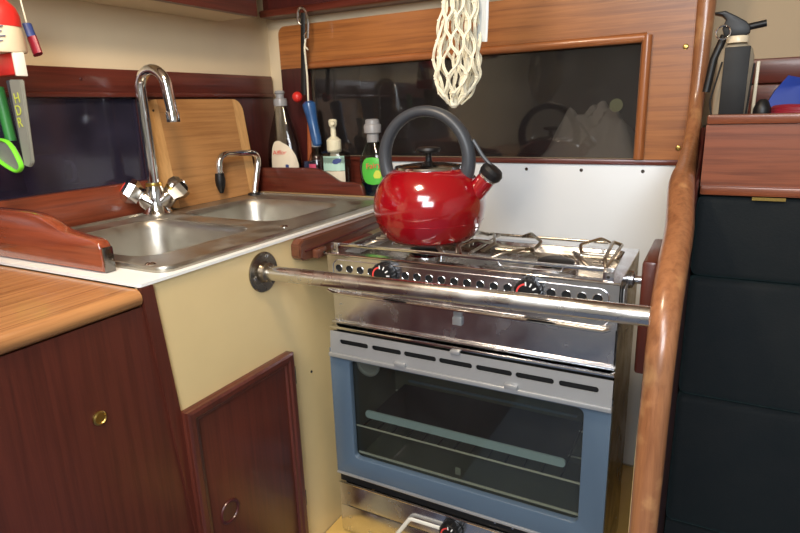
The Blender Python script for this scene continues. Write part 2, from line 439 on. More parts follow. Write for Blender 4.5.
# far window: moulding, pane, locker behind
w = bpy.data.objects.new('window_1', None); col.objects.link(w); w.location = (-0.53, 1.24, 1.247); w['kind'] = 'structure'
fr = [(-0.915, 1.215, 1.447), (-0.9, 1.215, 1.459)]
b = B(); tube(b, [(-0.915, 1.222, 1.459), (-0.138, 1.222, 1.462)], 0.009, 12, ry=0.008)
obj('window_frame', b, 'teak_mould', w)
b = B(); tube(b, [(-0.138, 1.222, 1.466), (-0.138, 1.222, 1.2405)], 0.009, 12, ry=0.009)
obj('window_frame', b, 'teak_mould_z', w)
obj('pane', box(B(), -0.9135, -0.1485, 1.2345, 1.2385, 1.2415, 1.4545), 'pane', w)
b = B(); lathe(b, [(0.0125, 0), (0.0125, 0.0008)], (-0.187, 1.2343, 1.343), (0, -1, 0), 24); obj('round_sticker', b, 'sticker', w)
# the recess behind it
b = B()
box(b, -0.93, -0.13, 1.49, 1.50, 1.22, 1.47); box(b, -0.93, -0.13, 1.254, 1.50, 1.218, 1.228); box(b, -0.93, -0.13, 1.254, 1.50, 1.47, 1.48)
box(b, -0.94, -0.93, 1.254, 1.50, 1.218, 1.48); box(b, -0.13, -0.12, 1.254, 1.338, 1.218, 1.48); box(b, -0.13, -0.12, 1.338, 1.50, 1.218, 1.48)
struct('wall_window_recess', b, 'mahog_dark', smooth=False)
# left window
w2 = bpy.data.objects.new('window_2', None); col.objects.link(w2); w2.location = (-1.045, 0.45, 1.226); w2['kind'] = 'structure'
obj('pane', box(B(), XL + 0.001, XL + 0.005, 0.10, 0.8145, 1.2245, 1.3875), 'pane_b', w2)
b = B()
box(b, -1.30, -1.29, 0.08, 0.83, 1.21, 1.40); box(b, -1.30, -1.058, 0.08, 0.83, 1.20, 1.21); box(b, -1.30, -1.058, 0.08, 0.83, 1.40, 1.41)
box(b, -1.30, -1.058, 0.07, 0.08, 1.20, 1.41); box(b, -1.30, -1.058, 0.83, 0.84, 1.20, 1.41)
struct('wall_side_recess', b, 'recess', smooth=False)
# mahogany strips round the left window
struct('trim_6', box(B(), XL, XL + 0.014, 0.0, YF - 0.013, 1.388, 1.440, 0.003), 'mahog_y')
b = B(); box(b, XL, XL + 0.020, 0.10, 0.86, 1.156, 1.224, 0.003)
struct('trim_7', b, 'mahog_red_y')
struct('trim_8', box(B(), XL, XL + 0.012, 0.815, YF - 0.013, 1.156, 1.389, 0.001), 'mahog_dark')
struct('trim_9', box(B(), XL + 0.0141, XL + 0.019, 0.0, YF - 0.013, 1.388, 1.397, 0.002), 'mahog_y')
for yy in (0.70,): screw(bpy.data.objects['trim_6'], (XL + 0.014, yy, 1.42), (1, 0, 0), 0.003, 'mahog_dark', 'plug')
for x, z in ((-0.073, 1.441), (-0.070, 1.262)): screw(bpy.data.objects['trim_2'], (x, 1.226, z), (0, -1, 0), 0.005, 'brass')

# bulkhead on the right of the cooker, capped by the rounded post
path = [(1.232, 1.70), (1.228, 1.60), (1.222, 1.50), (1.215, 1.40), (1.200, 1.335), (1.150, 1.275), (1.06, 1.245), (0.96, 1.227), (0.87, 1.180), (0.80, 1.150), (0.735, 1.11), (0.70, 1.04), (0.685, 0.92), (0.68, 0.75), (0.675, 0.5), (0.675, 0.252)]
poly = [(y, z) for y, z in path[5:]] + [(YF - 0.001, 0.252), (YF - 0.001, 1.275)]
b = plate([poly], 0.022, YZ(-0.056))
bh = thing('bulkhead', 'cream bulkhead with a worn rounded wooden post edge, right of the cooker', 'bulkhead', (-0.045, 0.95, 0.252))
obj('panel', b, 'cream_panel', bh, smooth=False)
obj('dark_lining', plate([[(y + 0.004, z - 0.002) for y, z in path[5:]] + [(YF + 0.09, 0.252), (YF + 0.09, 1.30), (1.17, 1.30)]], 0.0095, YZ(-0.0335)), 'mahog_dark', bh, smooth=False)
rs = [.0155, .0155, .0150, .0130, .0120, .0125, .015, .0180, .0185, .0185, .0180, .0170, .0165, .016, .016, .016]
pp = [(-0.046 if z > 1.2 else -0.039, y, z) for y, z in path]
b = B(); sm = smooth_path(pp, 5)
rr = []
for i in range(len(rs) - 1):
    for j in range(5): rr.append(rs[i] + (rs[i + 1] - rs[i]) * j / 5)
rr.append(rs[-1])
tube(b, sm, rr, 20, ry=rr, up=(0, 1, 0))
po = obj('rounded_post', b, 'post', bh); po['label'] = 'worn varnished rounded post'

# yellow ledge at the foot of the cooker bay
struct('trim_10', box(B(), -0.598, -0.058, 0.70, 1.227, 0.53, 0.568, 0.003), 'yellow_sole')

# ---------------------------------------------------------------- left side furniture
# base cabinet below the sink: cream side panel, angled batten, door, hinges
cab = thing('sink_cabinet', 'cream laminate sink cabinet with a mahogany door facing the cooker', 'cabinet', (-0.61, 0.85, FL))
obj('side_panel', plate([[(0.5065, FL), (1.227, FL), (1.227, 1.1515), (0.4385, 1.1515)]], 0.010, YZ(-0.610)), 'cream_panel', cab, smooth=False)
b = B(); loft(b, [[(-0.603, 0.4365, 1.151), (-0.596, 0.4365, 1.151), (-0.596, 0.454, 1.151), (-0.603, 0.454, 1.151)],
                  [(-0.603, 0.505, FL), (-0.596, 0.505, FL), (-0.596, 0.523, FL), (-0.603, 0.523, FL)]])
obj('corner_batten', b, 'mahog_z', cab)
d = obj('door', box(B(), -0.600, -0.590, 0.468, 0.691, 0.56, 0.970, 0.002), 'mahog_z', cab)
# raised moulding of the door
def frame_mould(y0, y1, z0, z1, wd, x, h):
    prof = [(0, 0), (0, h * 0.7), (wd * 0.18, h), (wd * 0.55, h), (wd * 0.7, h * 0.62), (wd * 0.9, h * 0.5), (wd, 0)]
    bm = B(); rings = []
    for cy, cz, sy, sz in ((y0, z0, 1, 1), (y1, z0, -1, 1), (y1, z1, -1, -1), (y0, z1, 1, -1)):
        rings.append([(x + q, cy + sy * p, cz + sz * p) for p, q in prof])
    rings.append(rings[0]); vs = [[bm.verts.new(p) for p in r] for r in rings]
    for a, c in zip(vs, vs[1:]):
        for i in range(len(prof) - 1): bm.faces.new((a[i], a[i + 1], c[i + 1], c[i]))
    bmesh.ops.remove_doubles(bm, verts=bm.verts[:], dist=1e-6)
    return bm
obj('moulding', frame_mould(0.468, 0.691, 0.56, 0.970, 0.020, -0.590, 0.007), 'mahog_z', d, angle=20)
b = B()
ring = [(-0.5895, 0.523 + 0.0165 * math.cos(a), 0.780 + 0.0165 * math.sin(a)) for a in [i * 2 * PI / 32 for i in range(32)]]
tube(b, ring, 0.0025, 8, closed=True)
lathe(b, [(0.0145, 0), (0.0145, 0.0005), (0.011, -0.002 + 0.0022)], (-0.590, 0.523, 0.780), (1, 0, 0), 32)
obj('finger_pull', b, 'mahog_dark', d)
for z in (0.918, 0.676):
    b = B(); tube(b, [(-0.5945, 0.6965, z - 0.017), (-0.5945, 0.6965, z + 0.017)], 0.0028, 10); box(b, -0.6, -0.5985, 0.698, 0.7085, z - 0.016, z + 0.016)
    obj('hinge', b, 'steel_dark', cab)
screw(cab, (-0.600, 0.752, 0.905), (1, 0, 0), 0.0025, 'black')

wt = obj('worktop', plate([rrect(-1.025, -0.597, 0.436, 1.226, 0.004), rrect(-0.968, -0.674, 0.512, 1.03, 0.05)], 0.004, XY(1.152)), 'white_lam')
tag(wt, 'white laminate worktop surrounding the double sink', 'worktop')

# wooden cabinet nearer the camera, with its teak top
wc = thing('wooden_cabinet', 'dark mahogany cabinet front with a round brass button, below the teak top', 'cabinet', (-0.61, 0.1, FL))
obj('front_panel', plate([[(-0.6, FL), (0.506, FL), (0.438, 1.1275), (-0.6, 1.1275)]], 0.010, YZ(-0.610)), 'mahog_z', wc, smooth=False)
b = B(); lathe(b, [(0.0085, 0), (0.0085, 0.002), (0.0068, 0.0032), (0.006, 0.0018), (0.0005, 0.0016)], (-0.600, 0.36, 1.017), (1, 0, 0), 28)
bt = obj('catch_button', b, 'brass', wc); bt['label'] = 'brass catch button'
b = B(); prof = [(-1.02, 1.128), (-0.606, 1.128)] + [(-0.606 + 0.011 * math.cos(a), 1.139 + 0.011 * math.sin(a)) for a in [(-90 + 15 * i) * PI / 180 for i in range(1, 13)]] + [(-1.02, 1.150)]
loft(b, [[(x, yy, z) for x, z in prof] for yy in (-0.6, 0.4360)])
tt = obj('teak_top', b, 'teak_planks'); tag(tt, 'planked teak worktop with rounded edge in the lower left', 'worktop')

# fiddle rail
def fid_poly():
    top = [(-1.02, 1.2285), (-0.93, 1.2285), (-0.87, 1.2285), (-0.835, 1.2275), (-0.808, 1.2245), (-0.785, 1.217), (-0.765, 1.2085), (-0.745, 1.2045), (-0.720, 1.2015), (-0.702, 1.1995), (-0.690, 1.196), (-0.6855, 1.188)]
    top = [(-1.02, 1.2285)] + [(p.x, p.y) for p in smooth_path([(a, c, 0) for a, c in top[1:]], 4)]
    return [(-1.02, 1.157)] + top + [(-0.685, 1.157)]
f = thing('fiddle_rail', 'varnished mahogany fiddle with a stepped curve, in front of the sink', 'rail', (-0.84, 0.461, 1.157))
obj('rail_board', plate([fid_poly()], 0.018, XZ(0.452), bev=0.003), 'fiddle', f, angle=50)
b = B(); box(b, -0.6855, -0.6820, 0.4535, 0.4685, 1.1565, 1.190, 0.0015); o = obj('end_chip', b, 'steel_dark', f); o['label'] = 'dark worn end of the rail'

# ---------------------------------------------------------------- sink
sk = thing('double_sink', 'stainless steel double bowl sink set in the white worktop', 'sink', (-0.82, 0.78, 1.156))
SZ = 1.156
X0, X1, Y0, Y1 = -1.016, -0.607, 0.480, 1.088
bowls = [(-0.952, -0.690, 0.522, 0.752), (-0.952, -0.690, 0.800, 1.020)]
rim = plate([rrect(X0, X1, Y0, Y1, 0.022)] + [rrect(a, c, d_, e, 0.045, 8) for a, c, d_, e in bowls], 0.003, XY(SZ + 0.0005))
obj('rim', rim, 'sink', sk)
b = B()
tube(b, [(x, y, SZ + 0.0035) for x, y in rrect(X0 + 0.004, X1 - 0.004, Y0 + 0.004, Y1 - 0.004, 0.02)], 0.0045, 10, ry=0.0028, closed=True)
obj('rolled_edge', b, 'sink', sk)
for a, c, d_, e in bowls:
    b = B(); rings = []
    for off, z, r in ((-0.004, 0.0035, 0.048), (0.0, 0.0028, 0.045), (0.004, -0.002, 0.043), (0.006, -0.010, 0.042), (0.014, -0.085, 0.042), (0.020, -0.112, 0.040), (0.032, -0.124, 0.034), (0.06, -0.127, 0.02)):
        rings.append([(x, y, SZ + z) for x, y in rrect(a + off, c - off, d_ + off, e - off, r, 8)])
    loft(b, rings, False, True)
    bw = obj('bowl', b, 'sink', sk)
    b = B(); lathe(b, [(0.020, 0), (0.020, 0.002), (0.016, 0.003), (0.012, 0.0012), (0.0, 0.001)], ((a + c) / 2, (d_ + e) / 2, SZ - 0.127), n=24); obj('drain', b, 'steel', bw)
for x, y in ((-0.655, 0.500), (-0.648, 0.770)):
    b = B(); lathe(b, [(0.0075, 0), (0.0075, 0.001), (0.005, 0.003), (0, 0.0035)], (x, y, SZ + 0.0035), n=18)
    obj('fixing_cap', b, 'chrome', sk)

# mixer tap
tp = thing('mixer_tap', 'chrome swan-neck mixer tap with two faceted knobs behind the near bowl', 'tap', (-0.985, 0.795, SZ + 0.0035))
TB = Vector((-0.989, 0.790, SZ + 0.0035))
b = B(); lathe(b, [(0.027, 0), (0.028, 0.004), (0.0235, 0.012), (0.021, 0.03), (0.020, 0.045), (0.016, 0.058), (0.0145, 0.064)], TB, n=32)
vdir = Vector((0.64, 0.77, 0)).normalized()
for s in (-1, 1):
    dd = (vdir * s * 0.86 + Vector((0, 0, 0.62))).normalized()
    lathe(b, [(0.021, -0.004), (0.0195, 0.026), (0.0165, 0.034)], TB + Vector((0, 0, 0.018)), dd, 24)
obj('body', b, 'chrome', tp)
b = B(); nk = TB + Vector((0, 0, 0.055)); R_ = 0.033
pts = [nk, nk + Vector((0, 0, 0.05))] + [Vector((TB.x + R_ - R_ * math.cos(a), TB.y + 0.006 * a / PI, 1.402 + R_ * math.sin(a))) for a in [i * PI / 16 for i in range(17)]] + [Vector((TB.x + 2 * R_ + 0.004, TB.y + 0.006, 1.37)), Vector((TB.x + 2 * R_ + 0.006, TB.y + 0.006, 1.352))]
tube(b, pts, [0.0115, 0.0110] + [0.0105] * 17 + [0.0103, 0.0102], 18)
obj('spout', b, 'chrome', tp)
b = B(); lathe(b, [(0.0125, 0), (0.0125, 0.017), (0.0115, 0.019)], pts[-1] + Vector((0, 0, -0.013)), n=20); obj('aerator', b, 'chrome', tp)
b = B(); lathe(b, [(0.0155, 0), (0.0165, 0.006), (0.0155, 0.012)], nk + Vector((0, 0, -0.003)), n=20); obj('neck_ring', b, 'brass', tp)
for s in (-1, 1):
    dd = (vdir * s * 0.86 + Vector((0, 0, 0.62))).normalized(); o_ = TB + Vector((0, 0, 0.018)) + dd * 0.036
    b = B(); lathe(b, [(0.017, -0.004), (0.0175, 0.0), (0.0255, 0.017), (0.0235, 0.028), (0.0165, 0.034), (0, 0.034)], o_, dd, 6)
    kn = obj('knob', b, 'chrome', tp, angle=20)
    b = B(); lathe(b, [(0.0145, -0.006), (0.0145, -0.003)], o_, dd, 20); obj('washer', b, 'black', kn)
    b = B(); lathe(b, [(0.010, 0.0342), (0.0100, 0.036), (0, 0.0362)], o_, dd, 18)
    if s < 0: obj('indicator', b, 'red', kn)
    else: obj('indicator', b, 'chrome', kn)

# small pump tap
st = thing('small_water_tap', 'thin chrome water tap with a black nozzle at the far sink corner', 'tap', (-0.985, 1.070, SZ + 0.0035))
pts = fillet([(-0.985, 1.070, SZ + 0.004), (-0.985, 1.100, 1.258), (-0.985, 0.968, 1.264), (-0.985, 0.963, 1.212)], 0.032, 8)
b = B(); tube(b, pts, 0.0075, 14); obj('pipe', b, 'chrome', st)
b = B(); lathe(b, [(0.016, 0), (0.015, 0.004), (0.009, 0.006)], (-0.985, 1.070, SZ + 0.0035), n=24); obj('base_ring', b, 'black', st)
b = B(); lathe(b, [(0.006, 0.046), (0.0098, 0.044), (0.0115, 0.030), (0.0105, 0.018), (0.006, 0.004), (0.004, 0)], (-0.985, 0.964, 1.178), n=16); obj('nozzle', b, 'black', st)

# cutting board leaning on the left wall
cb = thing('cutting_board', 'bamboo cutting board with rounded corners leaning on the left wall', 'cutting board', (-1.0, 0.95, SZ + 0.004))
y0, y1, z0, z1 = 0.826, 1.102, SZ + 0.0045, 1.384
def lean(u, v, w): return (-1.000 - (v - z0) * 0.125 - w * 0.99, u, v)
allp = rrect(y0, y1, z0, z1, 0.028, 6)
mid = [(y0 + 0.03, z0), (y1 - 0.03, z0), (y1 - 0.03, z1), (y0 + 0.03, z1)]
obj('middle_board', plate([mid], 0.016, lean), 'bamboo_dark', cb, smooth=False)
lefth = [p for p in allp if p[0] < y0 + 0.0285]
righth = [p for p in allp if p[0] > y1 - 0.0285]
L_ = [(y0 + 0.03, z1)] + lefth + [(y0 + 0.03, z0)]
R2 = [(y1 - 0.03, z0)] + righth[len(righth) // 2:] + righth[:len(righth) // 2] + [(y1 - 0.03, z1)]
obj('end_strip', plate([L_], 0.016, lean), 'bamboo', cb, smooth=False)
obj('end_strip', plate([R2], 0.016, lean), 'bamboo', cb, smooth=False)
b = B(); lathe(b, [(0.0025, 0), (0.0025, 0.0006)], lean(y0 + 0.016, z1 - 0.022, -0.0004), (1, 0, 0), 12); obj('hang_hole', b, 'black', cb)

# bottle rack: stepped mahogany board
br = thing('bottle_rack', 'stepped mahogany bottle rack at the back corner of the worktop', 'rack', (-0.85, 1.126, SZ))
tpz = [(-0.995, 1.219), (-0.90, 1.2205), (-0.850, 1.2205), (-0.828, 1.218), (-0.810, 1.212), (-0.793, 1.2035), (-0.778, 1.195), (-0.764, 1.1905), (-0.735, 1.190), (-0.716, 1.188), (-0.709, 1.182), (-0.706, 1.170)]
pl = [(-1.012, SZ + 0.0005), (-1.012, 1.219)] + [(p.x, p.y) for p in smooth_path([(a, c, 0) for a, c in tpz], 3)] + [(-0.704, SZ + 0.0005)]
obj('front_board', plate([pl], 0.012, XZ(1.120), bev=0.002), 'mahog_x', br, angle=50)
# beige bead in front
tag(obj('worktop_bead', box(B(), -1.0, -0.61, 1.094, 1.1195, SZ + 0.0002, SZ + 0.005, 0.001), 'cream_panel'), 'thin cream bead along the foot of the bottle rack', 'trim')

# cream-free wooden rub rail on the cream panel
rb = thing('worktop_edge_rail', 'brown wooden rail with a latch block on the upper edge of the cream panel', 'rail', (-0.59, 0.86, 1.10))
b = B(); loft(b, [[(-0.5995, y, z + dz) for y, z in ((0.722, 1.122), (0.722, 1.142), (0.732, 1.1505), (1.05, 1.1505), (1.05, 1.126), (0.742, 1.115), (0.730, 1.115))] for dz in (0,)] +
              [[(-0.580, y, z) for y, z in ((0.722, 1.122), (0.722, 1.142), (0.732, 1.1505), (1.05, 1.1505), (1.05, 1.126), (0.742, 1.115), (0.730, 1.115))]])
bmesh.ops.bevel(b, geom=b.edges[:], offset=0.002, segments=2, affect='EDGES')
obj('rail_board', b, 'brown_rail', rb)
b = B(); tube(b, [(-0.5795, 0.735, 1.130), (-0.5795, 1.045, 1.138)], 0.0018, 8); obj('groove_bead', b, 'mahog_dark', rb)
obj('latch_block', box(B(), -0.580, -0.568, 0.752, 0.780, 1.114, 1.130, 0.003), 'brown_rail', rb)
screw(rb, (-0.568, 0.771, 1.122), (1, 0, 0), 0.0025, 'steel_dark')

# ---------------------------------------------------------------- grab rail in front of the cooker
gr = thing('grab_rail', 'stainless steel tubular grab rail across the front of the cooker', 'rail', (-0.33, 0.654, 1.09))
b = B(); tube(b, [(-0.599, 0.654, 1.1140), (-0.050, 0.654, 1.1220)], 0.0114, 24); obj('tube', b, 'rail_steel', gr)
b = B(); lathe(b, [(0.0315, 0), (0.0315, 0.0018), (0.030, 0.003), (0.0165, 0.0038), (0.0148, 0.012), (0.0125, 0.014)], (-0.6, 0.654, 1.1145), (1, 0, 0), 40)
fl_ = obj('flange', b, 'bronze', gr)
for a in (75, 195, 315):
    screw(fl_, (-0.5962, 0.654 + 0.0235 * math.cos(math.radians(a)), 1.116 + 0.0235 * math.sin(math.radians(a))), (1, 0, 0), 0.0036, 'chrome')

# ---------------------------------------------------------------- cooker
CX0, CX1, CY0, CY1 = -0.562, -0.098, 0.770, 0.972
ck = thing('gas_cooker', 'stainless steel gas cooker with blue-framed glass oven door', 'cooker', (-0.33, 0.87, 0.568))
# body shell
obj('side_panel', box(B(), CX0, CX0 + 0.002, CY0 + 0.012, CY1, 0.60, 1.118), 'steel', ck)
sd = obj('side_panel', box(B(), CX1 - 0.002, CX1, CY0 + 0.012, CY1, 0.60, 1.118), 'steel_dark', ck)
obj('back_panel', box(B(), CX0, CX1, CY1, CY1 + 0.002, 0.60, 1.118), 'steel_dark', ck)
obj('base_pan', box(B(), CX0 + 0.01, CX1 - 0.01, CY0 + 0.02, CY1, 0.568, 0.602), 'black_m', ck)
# hob
b = plate([rect(CX0, CX1, CY0, CY1 + 0.002), rrect(CX0 + 0.018, CX1 - 0.018, CY0 + 0.018, CY1 - 0.016, 0.012)], 0.003, XY(1.118))
hob = obj('hob_top', b, 'steel', ck)
b = B(); rings = [[(x, y, z) for x, y in rrect(CX0 + 0.018 + o, CX1 - 0.018 - o, CY0 + 0.018 + o, CY1 - 0.016 - o, 0.012)] for o, z in ((0, 1.120), (0.006, 1.108), (0.010, 1.106))]
loft(b, rings, False, True); obj('spill_tray', b, 'steel_b', ck)
for bx in (-0.425, -0.205):
    b = B(); lathe(b, [(0.034, 0), (0.034, 0.004), (0.030, 0.007), (0.024, 0.0075)], (bx, 0.868, 1.106), n=32); bu = obj('burner', b, 'steel', ck)
    b = B(); lathe(b, [(0.024, 0.008), (0.028, 0.009), (0.028, 0.012), (0.022, 0.0145), (0, 0.015)], (bx, 0.868, 1.106), n=32); obj('burner_cap', b, 'black', bu)
    b = B(); tube(b, [(bx + 0.036, 0.85, 1.106), (bx + 0.036, 0.85, 1.127)], 0.002, 8); obj('thermocouple', b, 'steel', bu)
# control panel with vent holes
PZ0, PZ1 = 1.056, 1.1205
holes = [-0.5395 + 0.02075 * i for i in (0, 1, 2, 3, 6, 7, 8, 9, 10, 11, 12, 13, 14, 17, 18, 19, 20)]
outer = rect(CX0, CX1 + 0.0, PZ0, PZ1)
cp = obj('control_panel', plate([outer] + [circ(x, 1.0972, 0.0061, 20) for x in holes], 0.0015, XZ(CY0)), 'steel', ck)
obj('vent_box', box(B(), CX0 + 0.003, CX1 - 0.003, CY0 + 0.0025, CY0 + 0.011, PZ0 + 0.002, PZ1 - 0.003), 'black_m', cp)
for x in holes:
    b = B(); tube(b, [(x + 0.0064 * math.cos(a), CY0 - 0.0001, 1.0972 + 0.0064 * math.sin(a)) for a in [k * 2 * PI / 20 for k in range(20)]], 0.0004, 6, closed=True)
    obj('vent_ring', b, 'chrome', cp)
# embossed stadium outline
b = B(); tube(b, [(x, CY0 - 0.0004, z) for x, z in rrect(CX0 + 0.011, CX1 - 0.012, PZ0 + 0.002, 1.1115, 0.013)], 0.0009, 8, closed=True); obj('embossed_line', b, 'steel', cp)
b = B(); tube(b, [(CX0 - 0.001, CY0 - 0.001, 1.1205), (CX1 + 0.001, CY0 - 0.001, 1.1205)], 0.0018, 10); obj('top_lip', b, 'chrome', cp)
b = B(); tube(b, [(x, CY0 - 0.004, z) for x, z in [(CX0 + 0.001, 1.058), (CX0 + 0.012, 1.0545), (CX1 - 0.016, 1.0545), (CX1 - 0.008, 1.058)]], 0.003, 10, ry=0.005); obj('lower_lip', b, 'chrome', cp)

def dial(x, y, z, parent, r=0.0195):
    b = B(); lathe(b, [(r * 0.85, 0.0), (r, 0.001), (r, 0.016), (r * 0.93, 0.0185), (r * 0.62, 0.0188), (0, 0.0188)], (x, y, z), (0, -1, 0), 40)
    for v in b.verts:                      # ribbed rim
        pass
    k = obj('control_knob', b, 'black', parent)
    yf = y - 0.0190
    arc = [(x - r * 0.72 * math.cos(a), yf, z + r * 0.72 * math.sin(a)) for a in [math.radians(-35 + i * 115 / 14) for i in range(15)]]
    b = B(); tube(b, arc, 0.0004, 6, ry=0.0014, up=(0, 1, 0)); obj('red_arc', b, 'bright_red_paint', k)
    b = B()
    for deg in (94, 64, 34, 4, -26):
        a = math.radians(deg); p = Vector((x + r * 0.74 * math.cos(a), yf, z + r * 0.74 * math.sin(a))); t = Vector((math.cos(a), 0, math.sin(a)))
        tube(b, [p - t * 0.0028, p + t * 0.0028], 0.0004, 6, ry=0.0011, up=(0, 1, 0))
    obj('dial_marks', b, 'white_paint', k)
    b = B()
    for i in range(20):
        a = 2 * PI * i / 20; p = Vector((x + r * 0.99 * math.cos(a), 0, z + r * 0.99 * math.sin(a)))
        tube(b, [(p.x, y - 0.003, p.z), (p.x, y - 0.015, p.z)], 0.0012, 6)
    obj('grip_ribs', b, 'black', k)
    return k
dial(-0.449, CY0, 1.0985, cp, 0.0185); dial(-0.2165, CY0, 1.0985, cp, 0.0185)
# reflective plate below
lp = obj('lower_plate', box(B(), CX0 + 0.004, CX1 - 0.002, CY0 + 0.006, CY0 + 0.008, 1.000, PZ0), 'steel', ck)
b = B(); box(b, -0.335, -0.322, CY0 + 0.003, CY0 + 0.0058, 1.040, 1.056, 0.0004); box(b, -0.336, -0.321, CY0 + 0.001, CY0 + 0.0058, 1.0275, 1.040, 0.0006); obj('catch', b, 'alu', lp)
b = B(); tube(b, [(CX0 + 0.001, CY0 + 0.003, 0.9995), (CX1, CY0 + 0.003, 0.9995)], 0.0025, 10); obj('edge_bead', b, 'steel', lp)
# hob front bar and end brackets
b = B(); box(b, CX0 + 0.010, CX1 - 0.008, CY0 + 0.003, CY0 + 0.0050, 1.1345, 1.1395, 0.0006); obj('fiddle_bar', b, 'chrome', hob)
for x in (CX0 + 0.008, CX1 - 0.022):
    b = B(); box(b, x, x + 0.014, CY0 + 0.001, CY0 + 0.003, 1.1205, 1.140, 0.0006); br_ = obj('corner_bracket', b, 'steel', hob); screw(br_, (x + 0.007, CY0 + 0.001, 1.128), (0, -1, 0), 0.0022, 'steel_dark')
b = B(); tube(b, fillet([(-0.265, CY0 + 0.004, 1.1345), (-0.262, CY0 + 0.004, 1.1285), (-0.175, CY0 + 0.004, 1.1285), (-0.172, CY0 + 0.004, 1.1345)], 0.003, 3), 0.0012, 8); obj('badge_clip', b, 'steel', hob)
# pan support: bent wires
gt = obj('pan_support', tube(B(), [(x, y, 1.131) for x, y in rrect(CX0 + 0.026, CX1 - 0.024, CY0 + 0.022, CY1 - 0.012, 0.010, 3)], 0.0024, 10, closed=True), 'grate', ck)
GT = 1.1395
for bx in (-0.425, -0.205):
    x0, x1, y0_, y1_ = bx - 0.100, bx + 0.085, CY0 + 0.024, CY1 - 0.014
    cy = 0.868
    ws = [
        [(x0 + 0.02, y0_, 1.131), (x0 + 0.038, y0_ + 0.008, GT), (bx - 0.030, cy - 0.022, GT), (bx - 0.034, cy - 0.004, 1.131), (x0 + 0.006, cy - 0.006, 1.131)],
        [(x1 - 0.02, y0_, 1.131), (x1 - 0.034, y0_ + 0.008, GT), (bx + 0.030, cy - 0.022, GT), (bx + 0.034, cy - 0.004, 1.131), (x1 - 0.004, cy - 0.006, 1.131)],
        [(x0 + 0.02, y1_, 1.131), (x0 + 0.038, y1_ - 0.008, GT), (bx - 0.030, cy + 0.026, GT), (bx - 0.036, cy + 0.008, 1.131), (x0 + 0.006, cy + 0.010, 1.131)],
        [(x1 - 0.02, y1_, 1.131), (x1 - 0.034, y1_ - 0.008, GT), (bx + 0.030, cy + 0.026, GT), (bx + 0.036, cy + 0.008, 1.131), (x1 - 0.004, cy + 0.010, 1.131)],
        [(x1 - 0.002, y0_ + 0.01, 1.131), (x1 - 0.006, y0_ + 0.02, GT + 0.001), (x1 - 0.012, y1_ - 0.03, GT + 0.001), (x1 - 0.004, y1_ - 0.006, 1.131)],
    ]
    for wv in ws:
        b = B(); tube(b, fillet(wv, 0.006, 4), 0.0026, 10); obj('bent_wire', b, 'grate', gt)
for wv in ([(-0.330, CY0 + 0.024, 1.131), (-0.345, CY0 + 0.05, GT), (-0.335, CY0 + 0.10, GT), (-0.300, CY0 + 0.115, 1.131)], [(-0.345, CY1 - 0.014, 1.131), (-0.325, CY1 - 0.045, GT), (-0.300, CY0 + 0.09, GT), (-0.312, CY0 + 0.06, 1.131)]):
    b = B(); tube(b, fillet(wv, 0.006, 4), 0.0026, 10); obj('bent_wire', b, 'grate', gt)
b = B(); tube(b, [(-0.325, CY0 + 0.024, 1.131), (-0.325, CY1 - 0.014, 1.131)], 0.0024, 10); obj('cross_wire', b, 'grate', gt)

# oven cavity
OX0, OX1, OZ0, OZ1 = CX0 + 0.012, CX1 - 0.012, 0.712, 0.965
b = B()
box(b, OX0 - 0.004, OX0, CY0 + 0.014, CY1 - 0.004, OZ0, OZ1); box(b, OX1, OX1 + 0.004, CY0 + 0.014, CY1 - 0.004, OZ0, OZ1)
box(b, OX0, OX1, CY1 - 0.008, CY1 - 0.004, OZ0, OZ1); box(b, OX0, OX1, CY0 + 0.014, CY1 - 0.004, OZ0 - 0.004, OZ0); box(b, OX0, OX1, CY0 + 0.014, CY1 - 0.004, OZ1, OZ1 + 0.004)
ov = obj('oven_cavity', b, 'cavity', ck, smooth=False)
# enamel tray and wire shelves
b = B(); box(b, -0.515, -0.165, 0.802, 0.940, 0.811, 0.813); ot = obj('oven_tray', b, 'black', ov)
b = B(); tube(b, [(-0.505, 0.94, 0.822), (-0.175, 0.94, 0.822)], 0.0025, 8); obj('tray_rim', b, 'blue', ov)
b = B(); loft(b, [[(x, 0.797 + dy, z) for x, z in rrect(-0.520, -0.162, 0.811, 0.825, 0.006, 4)] for dy in (0, 0.004)]); o = obj('tray_front', b, 'pale_enamel', ov)
b = B()
tube(b, [(-0.536, 0.789, 0.7965), (-0.124, 0.789, 0.7965)], 0.0017, 8); tube(b, [(-0.536, 0.94, 0.795), (-0.124, 0.94, 0.795)], 0.0016, 8)
obj('oven_shelf', b, 'oven_wire', ov); b = B()
for i in range(14):
    x = -0.520 + i * 0.0295; tube(b, [(x, 0.789, 0.7985), (x, 0.94, 0.7985)], 0.0012, 6)
obj('shelf_bars', b, 'steel_dark', ov)
b = B(); tube(b, [(-0.532, 0.789, 0.742), (-0.126, 0.789, 0.742)], 0.0022, 8); tube(b, [(-0.532, 0.94, 0.742), (-0.126, 0.94, 0.742)], 0.0018, 8)
obj('bottom_shelf', b, 'oven_wire', ov)
b = B(); box(b, -0.346, -0.336, 0.80, 0.802, 0.7425, 0.757, 0.0015); obj('gas_flame_shield', b, 'grey_pl', ov)
